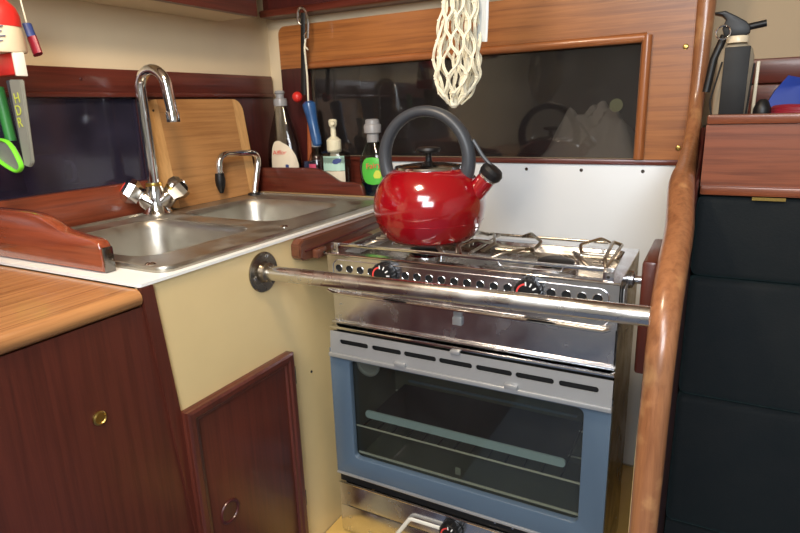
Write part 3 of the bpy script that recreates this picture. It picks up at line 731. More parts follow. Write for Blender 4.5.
# door
DY = CY0 - 0.001
dr = obj('oven_door', plate([rect(CX0 - 0.008, CX1 + 0.001, 0.7045, 0.949), rrect(-0.530, -0.134, 0.7410, 0.932, 0.010)], 0.012, XZ(DY), bev=0.0012), 'blue', ck, angle=50)
gp = obj('oven_glass', box(B(), -0.536, -0.128, DY + 0.0122, DY + 0.0142, 0.735, 0.938), 'oven_glass', dr)
slots = [(-0.5431, -0.4868), (-0.4789, -0.4241), (-0.4186, -0.3616), (-0.3564, -0.3012), (-0.2948, -0.2384), (-0.2329, -0.1767), (-0.1697, -0.1151)]
sp_ = obj('vent_strip', plate([rect(CX0 - 0.001, CX1 + 0.001, 0.946, 0.984)] + [rrect(a, c, 0.9630, 0.9715, 0.0038, 4) for a, c in slots], 0.002, lambda u, v, w_: (u, DY - 0.006 + w_ + (v - 0.948) * 0.08, v)), 'alu', dr)
obj('strip_backing', box(B(), CX0 + 0.002, CX1 - 0.002, DY + 0.002, DY + 0.005, 0.950, 0.983), 'black_m', sp_)
b = B(); box(b, CX0 - 0.003, CX1 + 0.002, DY - 0.010, DY - 0.0005, 0.9385, 0.9455, 0.0012); obj('door_grip', b, 'alu', dr)
b = B(); box(b, CX0 - 0.002, CX1 + 0.002, DY - 0.002, DY + 0.010, 0.9880, 0.9930, 0.0016); obj('strip_top_bead', b, 'chrome', dr)
for x, z in ((-0.424, 0.9490), (-0.238, 0.9490)): obj('grip_stop', box(B(), x - 0.010, x + 0.010, DY - 0.0125, DY - 0.0062, z - 0.0035, z + 0.0035, 0.001), 'alu', dr)
obj('grip_stop', box(B(), -0.337, -0.321, DY - 0.007, DY - 0.001, 0.9825, 0.9885, 0.001), 'alu', dr)
b = B(); box(b, CX0 - 0.008, CX1 + 0.001, DY - 0.002, DY + 0.010, 0.6995, 0.7040, 0.001); obj('door_bottom_bead', b, 'alu', dr)
b = B(); lathe(b, [(0.023, 0), (0.023, 0.003), (0.019, 0.0045), (0.017, 0.0015), (0, 0.0012)], (-0.504, DY + 0.022, 0.922), (0, -1, 0), 30); th = obj('thermometer', b, 'alu', dr)
# lower drawer panel
obj('shadow_gap', box(B(), CX0 - 0.006, CX1 - 0.003, CY0 + 0.006, CY0 + 0.010, 0.680, 0.6985), 'black', ck)
for x in (-0.265, -0.235): screw(ck, (x, CY0 + 0.006, 0.692), (0, -1, 0), 0.0022, 'steel')
ld = obj('lower_panel', box(B(), CX0 - 0.007, CX1, CY0 + 0.002, CY0 + 0.004, 0.6315, 0.6795), 'steel', ck)
b = B(); tube(b, [(CX0 - 0.007, CY0 + 0.001, 0.6795), (CX1, CY0 + 0.001, 0.6795)], 0.0018, 8); obj('edge_bead', b, 'chrome', ld)
ld2 = obj('drawer_front', box(B(), CX0 - 0.007, CX1, CY0 + 0.001, CY0 + 0.004, 0.575, 0.6300, 0.0008), 'steel', ck)
b = B(); tube(b, fillet([(-0.452, CY0 - 0.001, 0.600), (-0.418, CY0 - 0.004, 0.6525), (-0.345, CY0 - 0.004, 0.6545), (-0.345, CY0 - 0.001, 0.64)], 0.006, 4), 0.0035, 10, ry=0.0022); hd = obj('pale_bent_bar', b, 'white', ck); hd['label'] = 'white bent bar'  # pale bent bar across the lower panels
dial(-0.3385, CY0 + 0.002, 0.656, ld, 0.0185)
# pivots
b = B(); lathe(b, [(0.013, 0), (0.013, 0.004), (0.006, 0.006), (0.006, 0.022)], (CX1, 0.885, 1.096), (1, 0, 0), 24); obj('pivot', b, 'steel', ck)
b = B(); box(b, CX1 + 0.001, CX1 + 0.003, 0.80, 0.83, 1.055, 1.105, 0.0006); obj('side_catch', b, 'alu', ck)

# gimbal blocks
bk = box(B(), -0.092 + 0.016, -0.057, 0.80, 0.95, 0.985, 1.146, 0.004)
obj('gimbal_block', bk, 'mahog_z', bh)
bk = box(B(), -0.599, -0.566, 0.84, 0.93, 1.098, 1.122, 0.003)
tag(obj('gimbal_block', bk, 'mahog_y'), 'small reddish gimbal block between the cooker and the cream panel', 'block')

# ---------------------------------------------------------------- kettle
KX, KY, KZ = -0.410, 0.852, GT + 0.0024
kt = thing('whistling_kettle', 'shiny red enamel whistling kettle with a dark loop handle', 'kettle', (KX, KY, KZ))
prof = [(0.066, 0.0), (0.0725, 0.0012), (0.0790, 0.006), (0.0850, 0.014), (0.0900, 0.0235), (0.0925, 0.0300), (0.0926, 0.0305), (0.0955, 0.040), (0.0968, 0.049), (0.0965, 0.058), (0.0945, 0.068), (0.0885, 0.082), (0.0795, 0.094), (0.0690, 0.1025), (0.0600, 0.107), (0.0570, 0.108)]
prof = [(r_ * 0.945, h_ * 1.06) for r_, h_ in prof]
b = B(); lathe(b, prof, (KX, KY, KZ), n=72); obj('body', b, 'red_enamel', kt, angle=80)
b = B(); lathe(b, [(0.0866, 0.0316), (0.0880, 0.0320), (0.0882, 0.0328), (0.0872, 0.0332)], (KX, KY, KZ), n=72, cap0=False, cap1=False); obj('seam', b, 'red_enamel', kt)
b = B(); lathe(b, [(0.05528, 0.113), (0.05575, 0.115), (0.05434, 0.118), (0.0515, 0.118), (0.05008, 0.1165), (0.04914, 0.116)], (KX, KY, KZ), n=56, cap0=False, cap1=False); obj('lid_rim', b, 'chrome', kt)
b = B(); lathe(b, [(0.05056, 0.1155), (0.04725, 0.118), (0.03308, 0.121), (0.01417, 0.1225), (0.00756, 0.123)], (KX, KY, KZ), n=48); ld_ = obj('lid', b, 'steel_dark', kt)
b = B(); lathe(b, [(0.00945, 0.1225), (0.0052, 0.1255), (0.00473, 0.135), (0.00662, 0.139)], (KX, KY, KZ), n=24)
lathe(b, [(0.01134, 0.1385), (0.01748, 0.1395), (0.01937, 0.143), (0.01843, 0.1465), (0.01228, 0.148), (0.0, 0.1485)], (KX, KY, KZ), n=28)
obj('lid_knob', b, 'black', kt)
hz = 1.2690
b = B(); aa = [math.radians(-38 + i * 256 / 40) for i in range(41)]
arc = [(KX - 0.0055 + 0.0745 * math.cos(a), KY, hz + 0.0015 + 0.0745 * math.sin(a)) for a in aa]
tube(b, arc, [0.0086 + 0.0034 * (1 - math.sin(a)) / 1.6 for a in aa], 16, ry=[0.0115] * 41, up=(1, 0, 0)); obj('handle', b, 'handle', kt)
b = B(); s0 = Vector((KX + 0.066, KY, 1.202)); s1 = Vector((-0.3070, KY, 1.2475)); dd = (s1 - s0).normalized()
lathe(b, [(0.0175, -0.01), (0.0155, 0.008), (0.0142, (s1 - s0).length - 0.004)], s0, dd, 28); obj('spout', b, 'red_enamel', kt)
b = B(); lathe(b, [(0.0158, -0.006), (0.0164, -0.004), (0.0158, -0.002)], s1, dd, 28); obj('spout_ring', b, 'chrome', kt)
b = B(); lathe(b, [(0.0165, -0.002), (0.0180, 0.001), (0.0180, 0.008), (0.014, 0.013), (0.006, 0.015)], s1, dd, 28); wh = obj('whistle_cap', b, 'black', kt)
b = B(); tube(b, smooth_path([(-0.305, KY, 1.262), (-0.318, KY, 1.276), (-0.326, KY, 1.288), (-0.334, KY, 1.300)], 5), 0.0032, 8); obj('whistle_lever', b, 'handle', wh)

# ---------------------------------------------------------------- bottles and hanging brush
BZ = SZ + 0.0004
def flat_bottle(bm, c, prof, asp=0.6, n=32):
    lathe(bm, prof, (0, 0, 0), n=n)
    for v in bm.verts: v.co = Vector((c[0] + v.co.x, c[1] + v.co.y * asp, c[2] + v.co.z))
    return bm
bx, by = -0.966, 1.172
t = thing('washing_up_bottle', 'tall clear bottle with a cream label, in the corner end of the rack', 'bottle', (bx, by, BZ), 'bottles in the rack')
P1 = [(0.040, 0), (0.046, 0.003), (0.0495, 0.02), (0.0495, 0.08), (0.045, 0.12), (0.034, 0.155), (0.023, 0.185), (0.0155, 0.205), (0.0135, 0.213)]
obj('bottle_body', flat_bottle(B(), (bx, by, BZ), P1), 'clear', t)
b = B(); lathe(b, [(0.0165, 0.209), (0.0170, 0.220), (0.0155, 0.226), (0.010, 0.228), (0.010, 0.236), (0.013, 0.240), (0.010, 0.245), (0, 0.246)], (bx, by, BZ), n=24); obj('cap', b, 'cap_grey', t)
b = B()
# label: arched shape wrapped on the front of the bottle
def wrap_label(bm, c, prof, asp, outline, eps=0.0009):
    def rad(h):
        for (r0, h0), (r1, h1) in zip(prof, prof[1:]):
            if h0 <= h <= h1: return r0 + (r1 - r0) * (h - h0) / max(1e-6, h1 - h0)
        return prof[-1][0]
    # view-facing direction: towards the camera side
    rows = outline   # list of (h, u_left, u_right) in metres of arc chord
    fa = math.atan2(-c[1], -c[0] * asp)
    rings = []
    for h, u0, u1 in rows:
        r = rad(h) + eps; row = []
        for k in range(13):
            u = u0 + (u1 - u0) * k / 12; a = fa + u / r
            row.append((c[0] + r * math.cos(a), c[1] + r * asp * math.sin(a), c[2] + h))
        rings.append(row)
    loft(bm, rings, False, False, closed=False)
    return bm
wrap_label(b, (bx, by, BZ), P1, 0.6, [(0.012, -0.044, 0.042), (0.05, -0.044, 0.044), (0.07, -0.043, 0.042), (0.09, -0.041, 0.034), (0.105, -0.038, 0.022), (0.115, -0.034, 0.010), (0.123, -0.028, -0.006), (0.126, -0.021, -0.012)])
lb = obj('paper_label', b, 'label_cream', t); lb['label'] = 'cream paper label with a red word'
rt_ = Vector((0.80, 0.42, 0)).normalized()
obj('label_word', text_bm('Alffons', 0.0145, (bx + 0.014, by - 0.0300, BZ + 0.098), rt_, (0, 0, 1)), 'label_red', lb, smooth=False)
b = B(); box(b, bx + 0.022, bx + 0.031, by - 0.0275, by - 0.0245, BZ + 0.060, BZ + 0.069, 0.001); obj('label_print', b, 'label_blue', lb)
# liquid
b = B(); P1l = [(r - 0.002, h) for r, h in P1 if h <= 0.08]; flat_bottle(b, (bx, by, BZ + 0.001), P1l, 0.58); 
obj('liquid', b, 'clear_g', t)

bx, by = -0.872, 1.180
t = thing('small_clear_bottle', 'small clear bottle with a pink label, between the tall bottle and the soap pump', 'bottle', (bx, by, BZ), 'bottles in the rack')
b = B(); lathe(b, [(0.020, 0), (0.0215, 0.003), (0.0215, 0.075), (0.016, 0.092), (0.010, 0.100), (0.010, 0.112)], (bx, by, BZ), n=28); obj('bottle_body', b, 'clear', t)
b = B(); wrap_label(b, (bx, by, BZ), [(0.0215, 0), (0.0215, 0.075)], 1.0, [(0.02, -0.026, -0.004), (0.07, -0.026, -0.004)]); obj('pink_label', b, 'label_pink', t)
b = B(); lathe(b, [(0.0115, 0.110), (0.0115, 0.124), (0, 0.125)], (bx, by, BZ), n=20); obj('cap', b, 'cap_grey', t)

bx, by = -0.815, 1.174
t = thing('soap_dispenser', 'clear hand soap bottle with a cream pump and a mint label', 'bottle', (bx, by, BZ), 'bottles in the rack')
P2 = [(0.038, 0), (0.041, 0.004), (0.0415, 0.085), (0.037, 0.097), (0.020, 0.104), (0.0145, 0.107)]
obj('bottle_body', flat_bottle(B(), (bx, by, BZ), P2, 0.7), 'clear', t)
b = B(); wrap_label(b, (bx, by, BZ), P2, 0.7, [(0.02, -0.034, 0.026), (0.055, -0.034, 0.026)]); obj('label', b, 'label_cream', t)
b = B(); wrap_label(b, (bx, by, BZ), P2, 0.7, [(0.056, -0.034, 0.026), (0.090, -0.034, 0.026)]); lb = obj('label', b, 'label_mint', t); lb['label'] = 'mint green label'
b = B(); wrap_label(b, (bx, by, BZ), P2, 0.7, [(0.072, -0.004, 0.004), (0.076, -0.008, 0.014), (0.082, -0.004, 0.018), (0.085, 0.006, 0.012)], 0.0016); obj('blue_mark', b, 'label_blue', t)
b = B(); lathe(b, [(0.0165, 0.098), (0.0175, 0.102), (0.0175, 0.126), (0.012, 0.131), (0.0065, 0.135), (0.0060, 0.155), (0.0095, 0.160), (0.0105, 0.170), (0.008, 0.174), (0, 0.175)], (bx, by, BZ), n=24)
lathe(b, [(0.0055, 0), (0.0045, 0.02)], (bx, by, BZ + 0.167), (0.5, -0.8, -0.1), 12)
obj('pump', b, 'pump', t)
b = B(); lathe(b, [(0.011, 0.06), (0.011, 0.098)], (bx, by, BZ), n=16); obj('pump_neck', b, 'pump', t)

t = thing('washing_up_bottle', 'squat clear bottle with a round green label, beside the kettle', 'bottle', (-0.700, 1.164, BZ), 'bottles in the rack')
bx, by = -0.700, 1.164
P3 = [(0.027, 0), (0.030, 0.004), (0.031, 0.018), (0.034, 0.035), (0.0365, 0.06), (0.0345, 0.085), (0.026, 0.105), (0.015, 0.120), (0.0125, 0.130)]
obj('bottle_body', flat_bottle(B(), (bx, by, BZ), P3, 0.65), 'clear_g', t)
b = B(); flat_bottle(b, (bx, by, BZ + 0.001), [(0.026, 0), (0.0285, 0.004), (0.029, 0.018), (0.0305, 0.028)], 0.6); obj('liquid', b, 'navy', t)
b = B(); rows = []
for i in range(11):
    a = PI * i / 10; h = 0.058 - 0.031 * math.cos(a); rows.append((h, -0.004 - 0.030 * math.sin(a) ** 0.7 - 0.001, -0.004 + 0.030 * math.sin(a) ** 0.7 + 0.001))
wrap_label(b, (bx, by, BZ), P3, 0.65, rows); lb = obj('round_label', b, 'label_green', t)
b = B(); wrap_label(b, (bx, by, BZ), P3, 0.65, [(0.042, 0.0, 0.014), (0.048, -0.003, 0.018), (0.055, 0.0, 0.016), (0.060, 0.004, 0.012)], 0.0016); obj('lemon_print', b, 'label_yellow', lb)
obj('label_word', text_bm('Fairy', 0.0175, (bx + 0.014, by - 0.0265, BZ + 0.071), Vector((0.80, 0.45, 0.10)), (-0.1, 0, 1)), 'label_red', lb, smooth=False)
b = B(); lathe(b, [(0.0135, 0.122), (0.0135, 0.140), (0.0195, 0.143), (0.0200, 0.158), (0.0185, 0.161), (0.0165, 0.162), (0.0160, 0.170), (0.012, 0.173), (0, 0.173)], (bx, by, BZ), n=28); obj('cap', b, 'cap_grey', t)
for o in list(t.children): pass

# hook, strap and brush below the far locker
HX, HY = -0.884, 1.178
t = thing('washing_up_brush', 'blue washing-up brush hanging by a cream string in front of the dark window', 'brush', (HX, HY, 1.255))
b = B(); lathe(b, [(0.008, 0), (0.0115, 0.004), (0.0125, 0.02), (0.0120, 0.05), (0.0135, 0.075), (0.0160, 0.092), (0.0160, 0.102), (0.010, 0.107)], (HX + 0.018, HY, 1.268), (-0.18, 0, 1), 18)
obj('grip', b, 'blue_br', t)
b = B(); tube(b, [(HX - 0.001, HY, 1.372), (HX + 0.001, HY, 1.43), (HX - 0.001, HY, 1.495), (HX + 0.004, HY, 1.515)], 0.0022, 8); tube(b, [(HX, HY, 1.498), (HX + 0.010, HY - 0.002, 1.490)], 0.0018, 6); obj('string', b, 'cord', t)
t = thing('carabiner', 'steel carabiner hooked under the far locker edge', 'carabiner', (HX + 0.004, HY, 1.51))
b = B(); tube(b, smooth_path([(HX + 0.010, HY, 1.515), (HX + 0.013, HY, 1.545), (HX + 0.011, HY, 1.570), (HX - 0.002, HY, 1.583), (HX - 0.013, HY, 1.575), (HX - 0.013, HY, 1.555), (HX - 0.006, HY, 1.545)], 5), 0.0030, 10); obj('loop', b, 'chrome', t)
b = B(); tube(b, [(HX + 0.009, HY, 1.517), (HX + 0.003, HY, 1.510), (HX + 0.001, HY, 1.522), (HX + 0.009, HY, 1.53)], 0.0022, 8); obj('gate', b, 'chrome', t)
t = thing('black_strap', 'black webbing strap with a red ball hanging beside the string', 'strap', (HX - 0.02, HY, 1.37))
b = B(); tube(b, [(HX - 0.003, HY + 0.006, 1.572), (HX - 0.010, HY + 0.006, 1.50), (HX - 0.019, HY + 0.006, 1.39)], 0.0020, 8, ry=0.0065); obj('webbing', b, 'black_m', t)
b = B(); bmesh.ops.create_uvsphere(b, u_segments=24, v_segments=16, radius=0.0125)
for v in b.verts: v.co += Vector((HX - 0.030, HY - 0.004, 1.385))
obj('ball', b, 'red', t)
b = B(); tube(b, [(HX - 0.028, 1.195, SZ + 0.001), (HX - 0.026, 1.212, 1.35)], 0.0042, 8, ry=0.006); tag(obj('wooden_stick', b, 'orange_w'), 'orange wooden stick standing behind the blue brush', 'stick')
b = B(); box(b, -0.905, -0.885, 1.168, 1.192, BZ, BZ + 0.075, 0.002); tag(obj('dark_box', b, 'navy'), 'dark blue box standing between the tall bottle and the small bottle', 'box')

# ---------------------------------------------------------------- net hanging from above
def net():
    bm = B(); NX, NY = -0.404, 0.955
    def R(z):
        pts = [(1.352, 0.006), (1.362, 0.018), (1.375, 0.027), (1.40, 0.034), (1.425, 0.036), (1.45, 0.034), (1.475, 0.030), (1.50, 0.027), (1.54, 0.022), (1.62, 0.010), (1.70, 0.004)]
        for (a, r0), (c, r1) in zip(pts, pts[1:]):
            if a <= z <= c: return r0 + (r1 - r0) * (z - a) / (c - a)
        return pts[-1][1]
    def cx(z): return NX + (0.004 if z > 1.5 else 0.004 * max(0, (z - 1.44)) / 0.06) - 0.5 * max(0, 1.40 - z) * 0.25
    zs = []; z = 1.356
    while z < 1.66: zs.append(z); z += 0.0145
    nst = 17
    for s in range(nst + 7):
        for sg in (0 if s < nst else 1,):
            pts = []
            for i, z in enumerate(zs):
                # hexagon-like cell: cords meet their neighbour on alternate sides every second level
                ph = (i // 2 + s) % 2
                off = 0.42 if ph else -0.42
                a = 2 * PI * (s + off) / nst + 0.12 * math.sin(z * 40 + s)
                r = R(z) * (1 + 0.13 * math.sin(s * 2.3 + z * 55)) * (0.55 if sg else 1.0)
                pts.append((cx(z) + r * 1.05 * math.cos(a), NY + r * 0.8 * math.sin(a), z + 0.003 * math.sin(s * 5)))
            P = smooth_path(pts, 3)
            tube(bm, P, 0.00140, 6)
            P2 = [p + Vector((0.0030, -0.0008, 0.001)) for p in P[2:-2]]
            tube(bm, P2, 0.0013, 6)
            for i in range(1, len(zs) - 6, 2):
                q = Vector(pts[i]); bmesh.ops.create_icosphere(bm, subdivisions=1, radius=0.0028, matrix=Matrix.Translation(q))
    lathe(bm, [(0.004, -0.004), (0.0075, 0.0), (0.0080, 0.008), (0.005, 0.013)], (cx(1.355), NY, 1.352), n=12)
    return bm, NX, NY
bm_, NX, NY = net()
nt_ = thing('net_bag', 'empty off-white string net bag hanging above the kettle', 'net bag', (NX, NY, 1.348))
obj('netting', bm_, 'cord', nt_)
b = B(); tube(b, [(NX + 0.018, NY, 1.655), (NX + 0.019, NY, CE - 0.003)], 0.0035, 8); obj('hanging_cord', b, 'cord', nt_)
b = B(); pts = [(NX + 0.040, NY + 0.012, 1.452), (NX + 0.042, NY + 0.012, 1.50), (NX + 0.042, NY + 0.010, 1.58), (NX + 0.026, NY + 0.004, 1.70)]
tube(b, smooth_path(pts, 4), 0.0095, 12, ry=0.0018, up=(1, 0, 0)); o = obj('pale_tape', b, 'white_sheet', nt_)

# ---------------------------------------------------------------- upper lockers
ul = thing('overhead_locker', 'mahogany overhead locker along the left wall at the top edge', 'locker', (-0.98, 0.5, 1.553))
obj('front', box(B(), -0.945, -0.930, -0.2, 1.075, 1.556, CE - 0.001, 0.001), 'mahog_y', ul)
obj('underside', box(B(), XL + 0.001, -0.9455, -0.2, 1.070, 1.556, 1.566), 'cream_wall', ul)
obj('end_panel', box(B(), XL + 0.001, -0.9455, 1.058, 1.074, 1.5665, CE - 0.001), 'cream_wall', ul)
ul2 = thing('overhead_locker', 'dark mahogany overhead locker above the wooden panel of the far window', 'locker', (-0.6, 1.21, 1.572))
obj('front', box(B(), -1.012, -0.065, 1.192, 1.206, 1.590, CE - 0.001), 'mahog_dark', ul2)
obj('lower_lip', box(B(), -1.020, -0.065, 1.183, 1.2395, 1.573, 1.5895, 0.004), 'mahog_x', ul2)
for x in (-0.755, -0.72): screw(ul2, (x, 1.192, 1.606), (0, -1, 0), 0.004, 'brass', 'latch_pin')

# ---------------------------------------------------------------- items hanging at the far left
k = 0.945
def lp3(x, z, dy=0.0): return Vector((x * k, 0.52 + dy, 1.35 + (z - 1.35) * k))
c0 = lp3(-0.995, 1.453); 
t = thing('plastic_cup', 'cream plastic beaker with a red rim hanging upside down at the left edge', 'beaker', c0)
b = B(); lathe(b, [(0.0330, 0), (0.0345, 0.003), (0.0305, 0.036)], c0, (0.05, 0, 1), 32); ob = obj('cup_body', b, 'cream_pl', t)
b = B(); lathe(b, [(0.0312, 0.036), (0.0312, 0.050), (0.027, 0.062), (0.018, 0.072), (0.006, 0.078)], c0, (0.05, 0, 1), 32); obj('red_base', b, 'red', t)
b = B(); p = c0 + Vector((0.031, -0.016, 0.02))
for i, w_ in enumerate((0.010, 0.007, 0.011, 0.006)):
    pz = p + Vector((-0.001, -0.001, 0.012 - i * 0.0065)); tube(b, [pz, pz + Vector((w_ * 0.35, w_ * 0.8, 0.001))], 0.0006, 6, ry=0.0018)
obj('blue_marks', b, 'label_blue', t)
b = B(); tube(b, [c0 + Vector((0.005, 0, 0.075)), Vector((c0.x, 0.52, 1.5555))], 0.0016, 6); obj('string', b, 'cord', t)
t = thing('penknife', 'dark red and navy penknife dangling from a string behind the beaker', 'knife', lp3(-0.979, 1.45, 0.045))
b = B(); tube(b, [lp3(-0.979, 1.452, 0.045), lp3(-0.987, 1.478, 0.045)], 0.0060, 12, ry=0.009); obj('grip', b, 'dark_red', t)
b = B(); tube(b, [lp3(-0.987, 1.4785, 0.045), lp3(-0.994, 1.499, 0.045)], 0.0045, 12, ry=0.007); obj('top_part', b, 'label_blue', t)
b = B(); tube(b, [lp3(-0.994, 1.499, 0.045), Vector((-0.945, 0.563, 1.5555))], 0.0012, 6); obj('string', b, 'cord', t)
t = thing('red_clip', 'red plastic clip with a white side hanging under the beaker', 'clip', lp3(-0.985, 1.42, 0))
b = B(); q0 = lp3(-1.03, 1.419); q1 = lp3(-0.966, 1.452); box(b, q0.x, q1.x, 0.520, 0.536, q0.z, q1.z, 0.003); obj('red_face', b, 'red', t)
b = B(); box(b, q1.x + 0.0002, q1.x + 0.005, 0.518, 0.534, q0.z - 0.002, q1.z, 0.001); obj('white_side', b, 'white', t)
# grey long handle with raised letters
t = thing('scissors_sheath', 'grey flat handle with yellow letters hanging under the red clip', 'handle', lp3(-0.98, 1.278))
hl = [lp3(-0.990, 1.413), lp3(-0.958, 1.4115), lp3(-0.971, 1.285), lp3(-0.980, 1.2775), lp3(-0.994, 1.279)]
b = B(); loft(b, [[(p.x, p.y + dy, p.z) for p in hl] for dy in (0, 0.006)]); bmesh.ops.bevel(b, geom=b.edges[:], offset=0.0015, segments=2, affect='EDGES'); gh = obj('handle', b, 'grey_pl', t)
hl = [lp3(-1.003, 1.412), lp3(-0.986, 1.413), lp3(-0.992, 1.279), lp3(-0.999, 1.29)]
b = B(); loft(b, [[(p.x, p.y + dy, p.z) for p in hl] for dy in (0.003, 0.011)]); obj('inner_edge', b, 'grey_dk', t)
rdir = Vector((-0.013, 0, -0.127)).normalized()
for i, ch in enumerate('HDR'):
    p = lp3(-0.9755 - 0.0022 * i, 1.384 - i * 0.0185); obj('raised_letter', text_bm(ch, 0.021, (p.x, 0.5195, p.z), (1, 0, 0.1), (-0.1, 0, 1)), 'label_yellow', gh, smooth=False)
t = thing('lime_clip', 'lime green rounded plastic loop beside the grey handle', 'loop', lp3(-1.01, 1.268))
lo = [lp3(-1.070, 1.318), lp3(-1.020, 1.318), lp3(-0.996, 1.287), lp3(-0.9985, 1.274), lp3(-1.018, 1.272), lp3(-1.062, 1.292)]
b = B(); tube(b, smooth_path([(p.x, p.y - 0.004, p.z) for p in lo], 5, True), 0.0026, 8, ry=0.004, closed=True); obj('rim', b, 'lime', t)
b = B(); loft(b, [[(p.x, p.y + dy, p.z) for p in smooth_path(lo, 3, True)] for dy in (-0.002, 0.001)]); obj('web', b, 'grey_pl', t)
t = thing('green_handle', 'dark green plastic rod at the very left edge of the frame', 'rod', lp3(-1.035, 1.32))
b = B(); tube(b, [lp3(-1.062, 1.405, 0.02), lp3(-1.055, 1.318, 0.02)], 0.008, 12); obj('rod', b, 'green_d', t)

# ---------------------------------------------------------------- right: locker fascia, shelf, settee
SYF = 1.0
fa = thing('settee_locker', 'wooden locker fascia with an open shelf top, right of the post', 'locker', (0.5, 1.1, 1.2))
obj('fascia', box(B(), -0.022, XR - 0.001, SYF + 0.004, SYF + 0.016, 1.214, 1.312), 'locker_wood', fa)
obj('top_lip', box(B(), -0.022, XR - 0.001, SYF - 0.002, SYF + 0.018, 1.3125, 1.3265, 0.003), 'locker_wood', fa)
obj('bottom_lip', box(B(), -0.022, XR - 0.001, SYF - 0.003, SYF + 0.018, 1.208, 1.222, 0.003), 'locker_wood', fa)
obj('shelf', box(B(), -0.022, XR - 0.001, SYF + 0.019, 1.339, 1.302, 1.3120), 'locker_wood', fa)
b = B(); box(b, 0.048, 0.090, SYF - 0.0045, SYF - 0.0025, 1.203, 1.2075); obj('piano_hinge', b, 'brass', fa)
bb = thing('backing_boards', 'dark planked boards behind the shelf at the right', 'board', (0.4, 1.33, 1.3125))
obj('plank', box(B(), 0.0, XR - 0.001, 1.322, 1.339, 1.3125, 1.372, 0.003), 'mahog_x', bb)
obj('plank', box(B(), 0.0, XR - 0.001, 1.322, 1.339, 1.3735, 1.418, 0.003), 'mahog_x', bb)
# settee back cushions
for i, (z0_, z1_, lab) in enumerate(((1.0765, 1.206, 'dark green velvet settee back cushion, the top one under the locker fascia'), (0.870, 1.0755, 'dark green velvet settee back cushion, the middle one'), (0.62, 0.869, 'dark green velvet settee back cushion, the lowest one'))):
    b = B(); box(b, -0.024, XR - 0.002, SYF + (0.0 if i else 0.002), SYF + 0.10, z0_, z1_, 0.012, 3)
    tag(obj('settee_cushion', b, 'velvet'), lab, 'cushion', 'settee cushions')
tag(obj('settee', box(B(), -0.0225, XR - 0.002, SYF + 0.004, SYF + 0.3, FL, 0.618, 0.004), 'velvet'), 'dark settee base below the green cushions', 'settee')

# fire extinguisher on the shelf
ex = thing('fire_extinguisher', 'white fire extinguisher with black head in a black bracket, on the shelf', 'fire extinguisher', (0.008, 1.12, 1.312))
EX, EY = 0.007, 1.125
b = B(); lathe(b, [(0.023, 0), (0.026, 0.004), (0.026, 0.100), (0.022, 0.112), (0.012, 0.122)], (EX, EY, 1.3125), n=32); obj('cylinder', b, 'shaded_cream', ex)
b = B(); box(b, EX - 0.016, EX + 0.019, EY - 0.034, EY - 0.0292, 1.3125, 1.426, 0.001); obj('front_plate', b, 'black_m', ex)
b = B(); tube(b, fillet([(EX - 0.018, EY - 0.03, 1.405), (EX - 0.030, EY - 0.031, 1.345), (EX - 0.024, EY - 0.031, 1.3155), (EX + 0.022, EY - 0.031, 1.3155), (EX + 0.026, EY - 0.031, 1.40)], 0.006, 4), 0.0014, 8); obj('wire_bracket', b, 'black_m', ex)
b = B(); lathe(b, [(0.0155, 0), (0.0160, 0.008), (0.0150, 0.010)], (EX, EY - 0.01, 1.4330), n=24); obj('collar', b, 'cream_pl', ex)
hp = [(-0.029, 1.480), (-0.014, 1.481), (0.002, 1.472), (0.016, 1.463), (0.022, 1.456), (0.023, 1.447), (0.018, 1.4425), (-0.012, 1.4425), (-0.016, 1.455), (-0.012, 1.468), (-0.018, 1.4745), (-0.028, 1.477)]
b = plate([hp], 0.022, XZ(EY - 0.022), bev=0.002); obj('head', b, 'black', ex)
b = B(); tube(b, [(0.018, EY - 0.012, 1.455), (0.0435, EY - 0.012, 1.459)], 0.0052, 12); obj('lever', b, 'black', ex)
b = B(); tube(b, [(-0.014 + 0.010 * math.cos(a), EY - 0.026, 1.449 + 0.010 * math.sin(a)) for a in [i * 2 * PI / 20 for i in range(20)]], 0.0014, 8, closed=True); obj('pull_ring', b, 'chrome', ex)
b = B(); tube(b, [(-0.012, EY - 0.004, 1.446), (-0.024, EY - 0.006, 1.41), (-0.030, EY - 0.008, 1.36)], 0.006, 12); obj('hose', b, 'black', ex)
b = B(); box(b, 0.0375, 0.0425, 1.135, 1.175, 1.3125, 1.405, 0.001); tag(obj('cylinder_strip', b, 'cream_pl'), 'thin white card standing in for the right part of the extinguisher cylinder', 'strip')  # thin strip added in place of the cylinder's pale right part
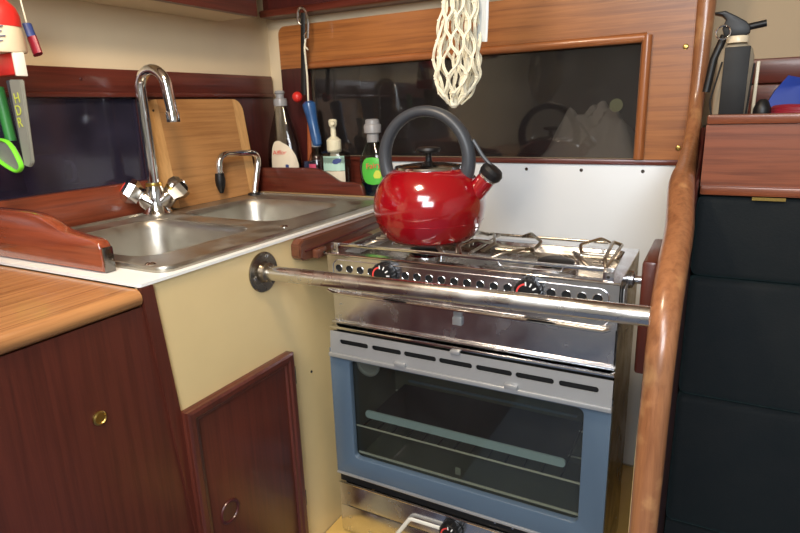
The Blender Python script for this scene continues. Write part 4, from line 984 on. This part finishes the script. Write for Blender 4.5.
# blue and red bags
b = B(); loft(b, [[(0.055, 1.11, 1.335), (0.12, 1.11, 1.330), (0.12, 1.20, 1.330), (0.06, 1.20, 1.335)], [(0.066, 1.115, 1.358), (0.13, 1.115, 1.372), (0.13, 1.18, 1.372), (0.068, 1.18, 1.358)], [(0.082, 1.13, 1.381), (0.125, 1.13, 1.370), (0.125, 1.16, 1.370), (0.084, 1.16, 1.381)]])
bmesh.ops.subdivide_edges(b, edges=b.edges[:], cuts=2, use_grid_fill=True, smooth=0.4); tag(obj('blue_bag', b, 'blue_bag'), 'royal blue bag on the shelf at the right edge', 'bag')
b = B(); pts = [(0.060, 1.095, 1.3195), (0.075, 1.075, 1.321), (0.105, 1.07, 1.320), (0.14, 1.08, 1.320), (0.15, 1.10, 1.320)]
for q in range(3): tube(b, smooth_path([(x + 0.004 * q, y + 0.004 * math.sin(q), z + 0.0052 * q) for x, y, z in pts], 5), 0.0068, 10)
tag(obj('red_rope', b, 'dark_red'), 'red bundled rope lying below the blue bag', 'rope')
b = B(); lathe(b, [(0.010, 0), (0.012, 0.003), (0.012, 0.020), (0.008, 0.030), (0.004, 0.034)], (0.050, 1.075, 1.3125), n=20); tag(obj('black_torch', b, 'black'), 'black torch standing between the extinguisher and the blue bag', 'torch')

# ---------------------------------------------------------------- stand-ins behind the smoked panes for blurred pale shapes
b = B(); bmesh.ops.create_grid(b, x_segments=30, y_segments=14, size=0.5)  # crumpled heap added to stand for pale reflections in the far pane
for v in b.verts:
    u, w_ = v.co.x, v.co.y
    x = -0.245 + u * 0.20; y = 1.33 + w_ * 0.13
    v.co = Vector((x, y, 1.235 + 0.095 * max(0.0, 1 - abs(2 * u) ** 3) * max(0.0, 1 - abs(2 * w_) ** 3) * (1 + 0.16 * math.sin(u * 13 + w_ * 9) + 0.10 * math.sin(u * 29 - w_ * 17)) + 0.003 * math.sin(u * 23 + 1)))
r = bmesh.ops.extrude_face_region(b, geom=b.faces[:])
for v in [g for g in r['geom'] if isinstance(g, bmesh.types.BMVert)]: v.co.z = 1.2285
tag(obj('cloth_stand_in', b, 'cloth'), 'crumpled white stand-in for the pale reflection at the right end of the dark window', 'cloth')
for x, y, lab in ((-1.13, 0.66, 'stand-in mug behind the dark side window, nearer the tap'), (-1.15, 0.52, 'stand-in mug behind the dark side window, further from the tap')):  # mugs added to stand for the blurred ovals in the side pane
    t = thing('mug', lab, 'mug', (x, y, 1.21), 'mugs behind the side window')
    b = B(); lathe(b, [(0.028, 0), (0.033, 0.004), (0.036, 0.075), (0.033, 0.075), (0.030, 0.008), (0, 0.006)], (x, y, 1.2102), n=28); obj('cup', b, 'white', t)
    b = B(); tube(b, smooth_path([(x, y + 0.034, 1.27), (x, y + 0.058, 1.265), (x, y + 0.058, 1.235), (x, y + 0.033, 1.228)], 5), 0.004, 8); obj('handle', b, 'white', t)
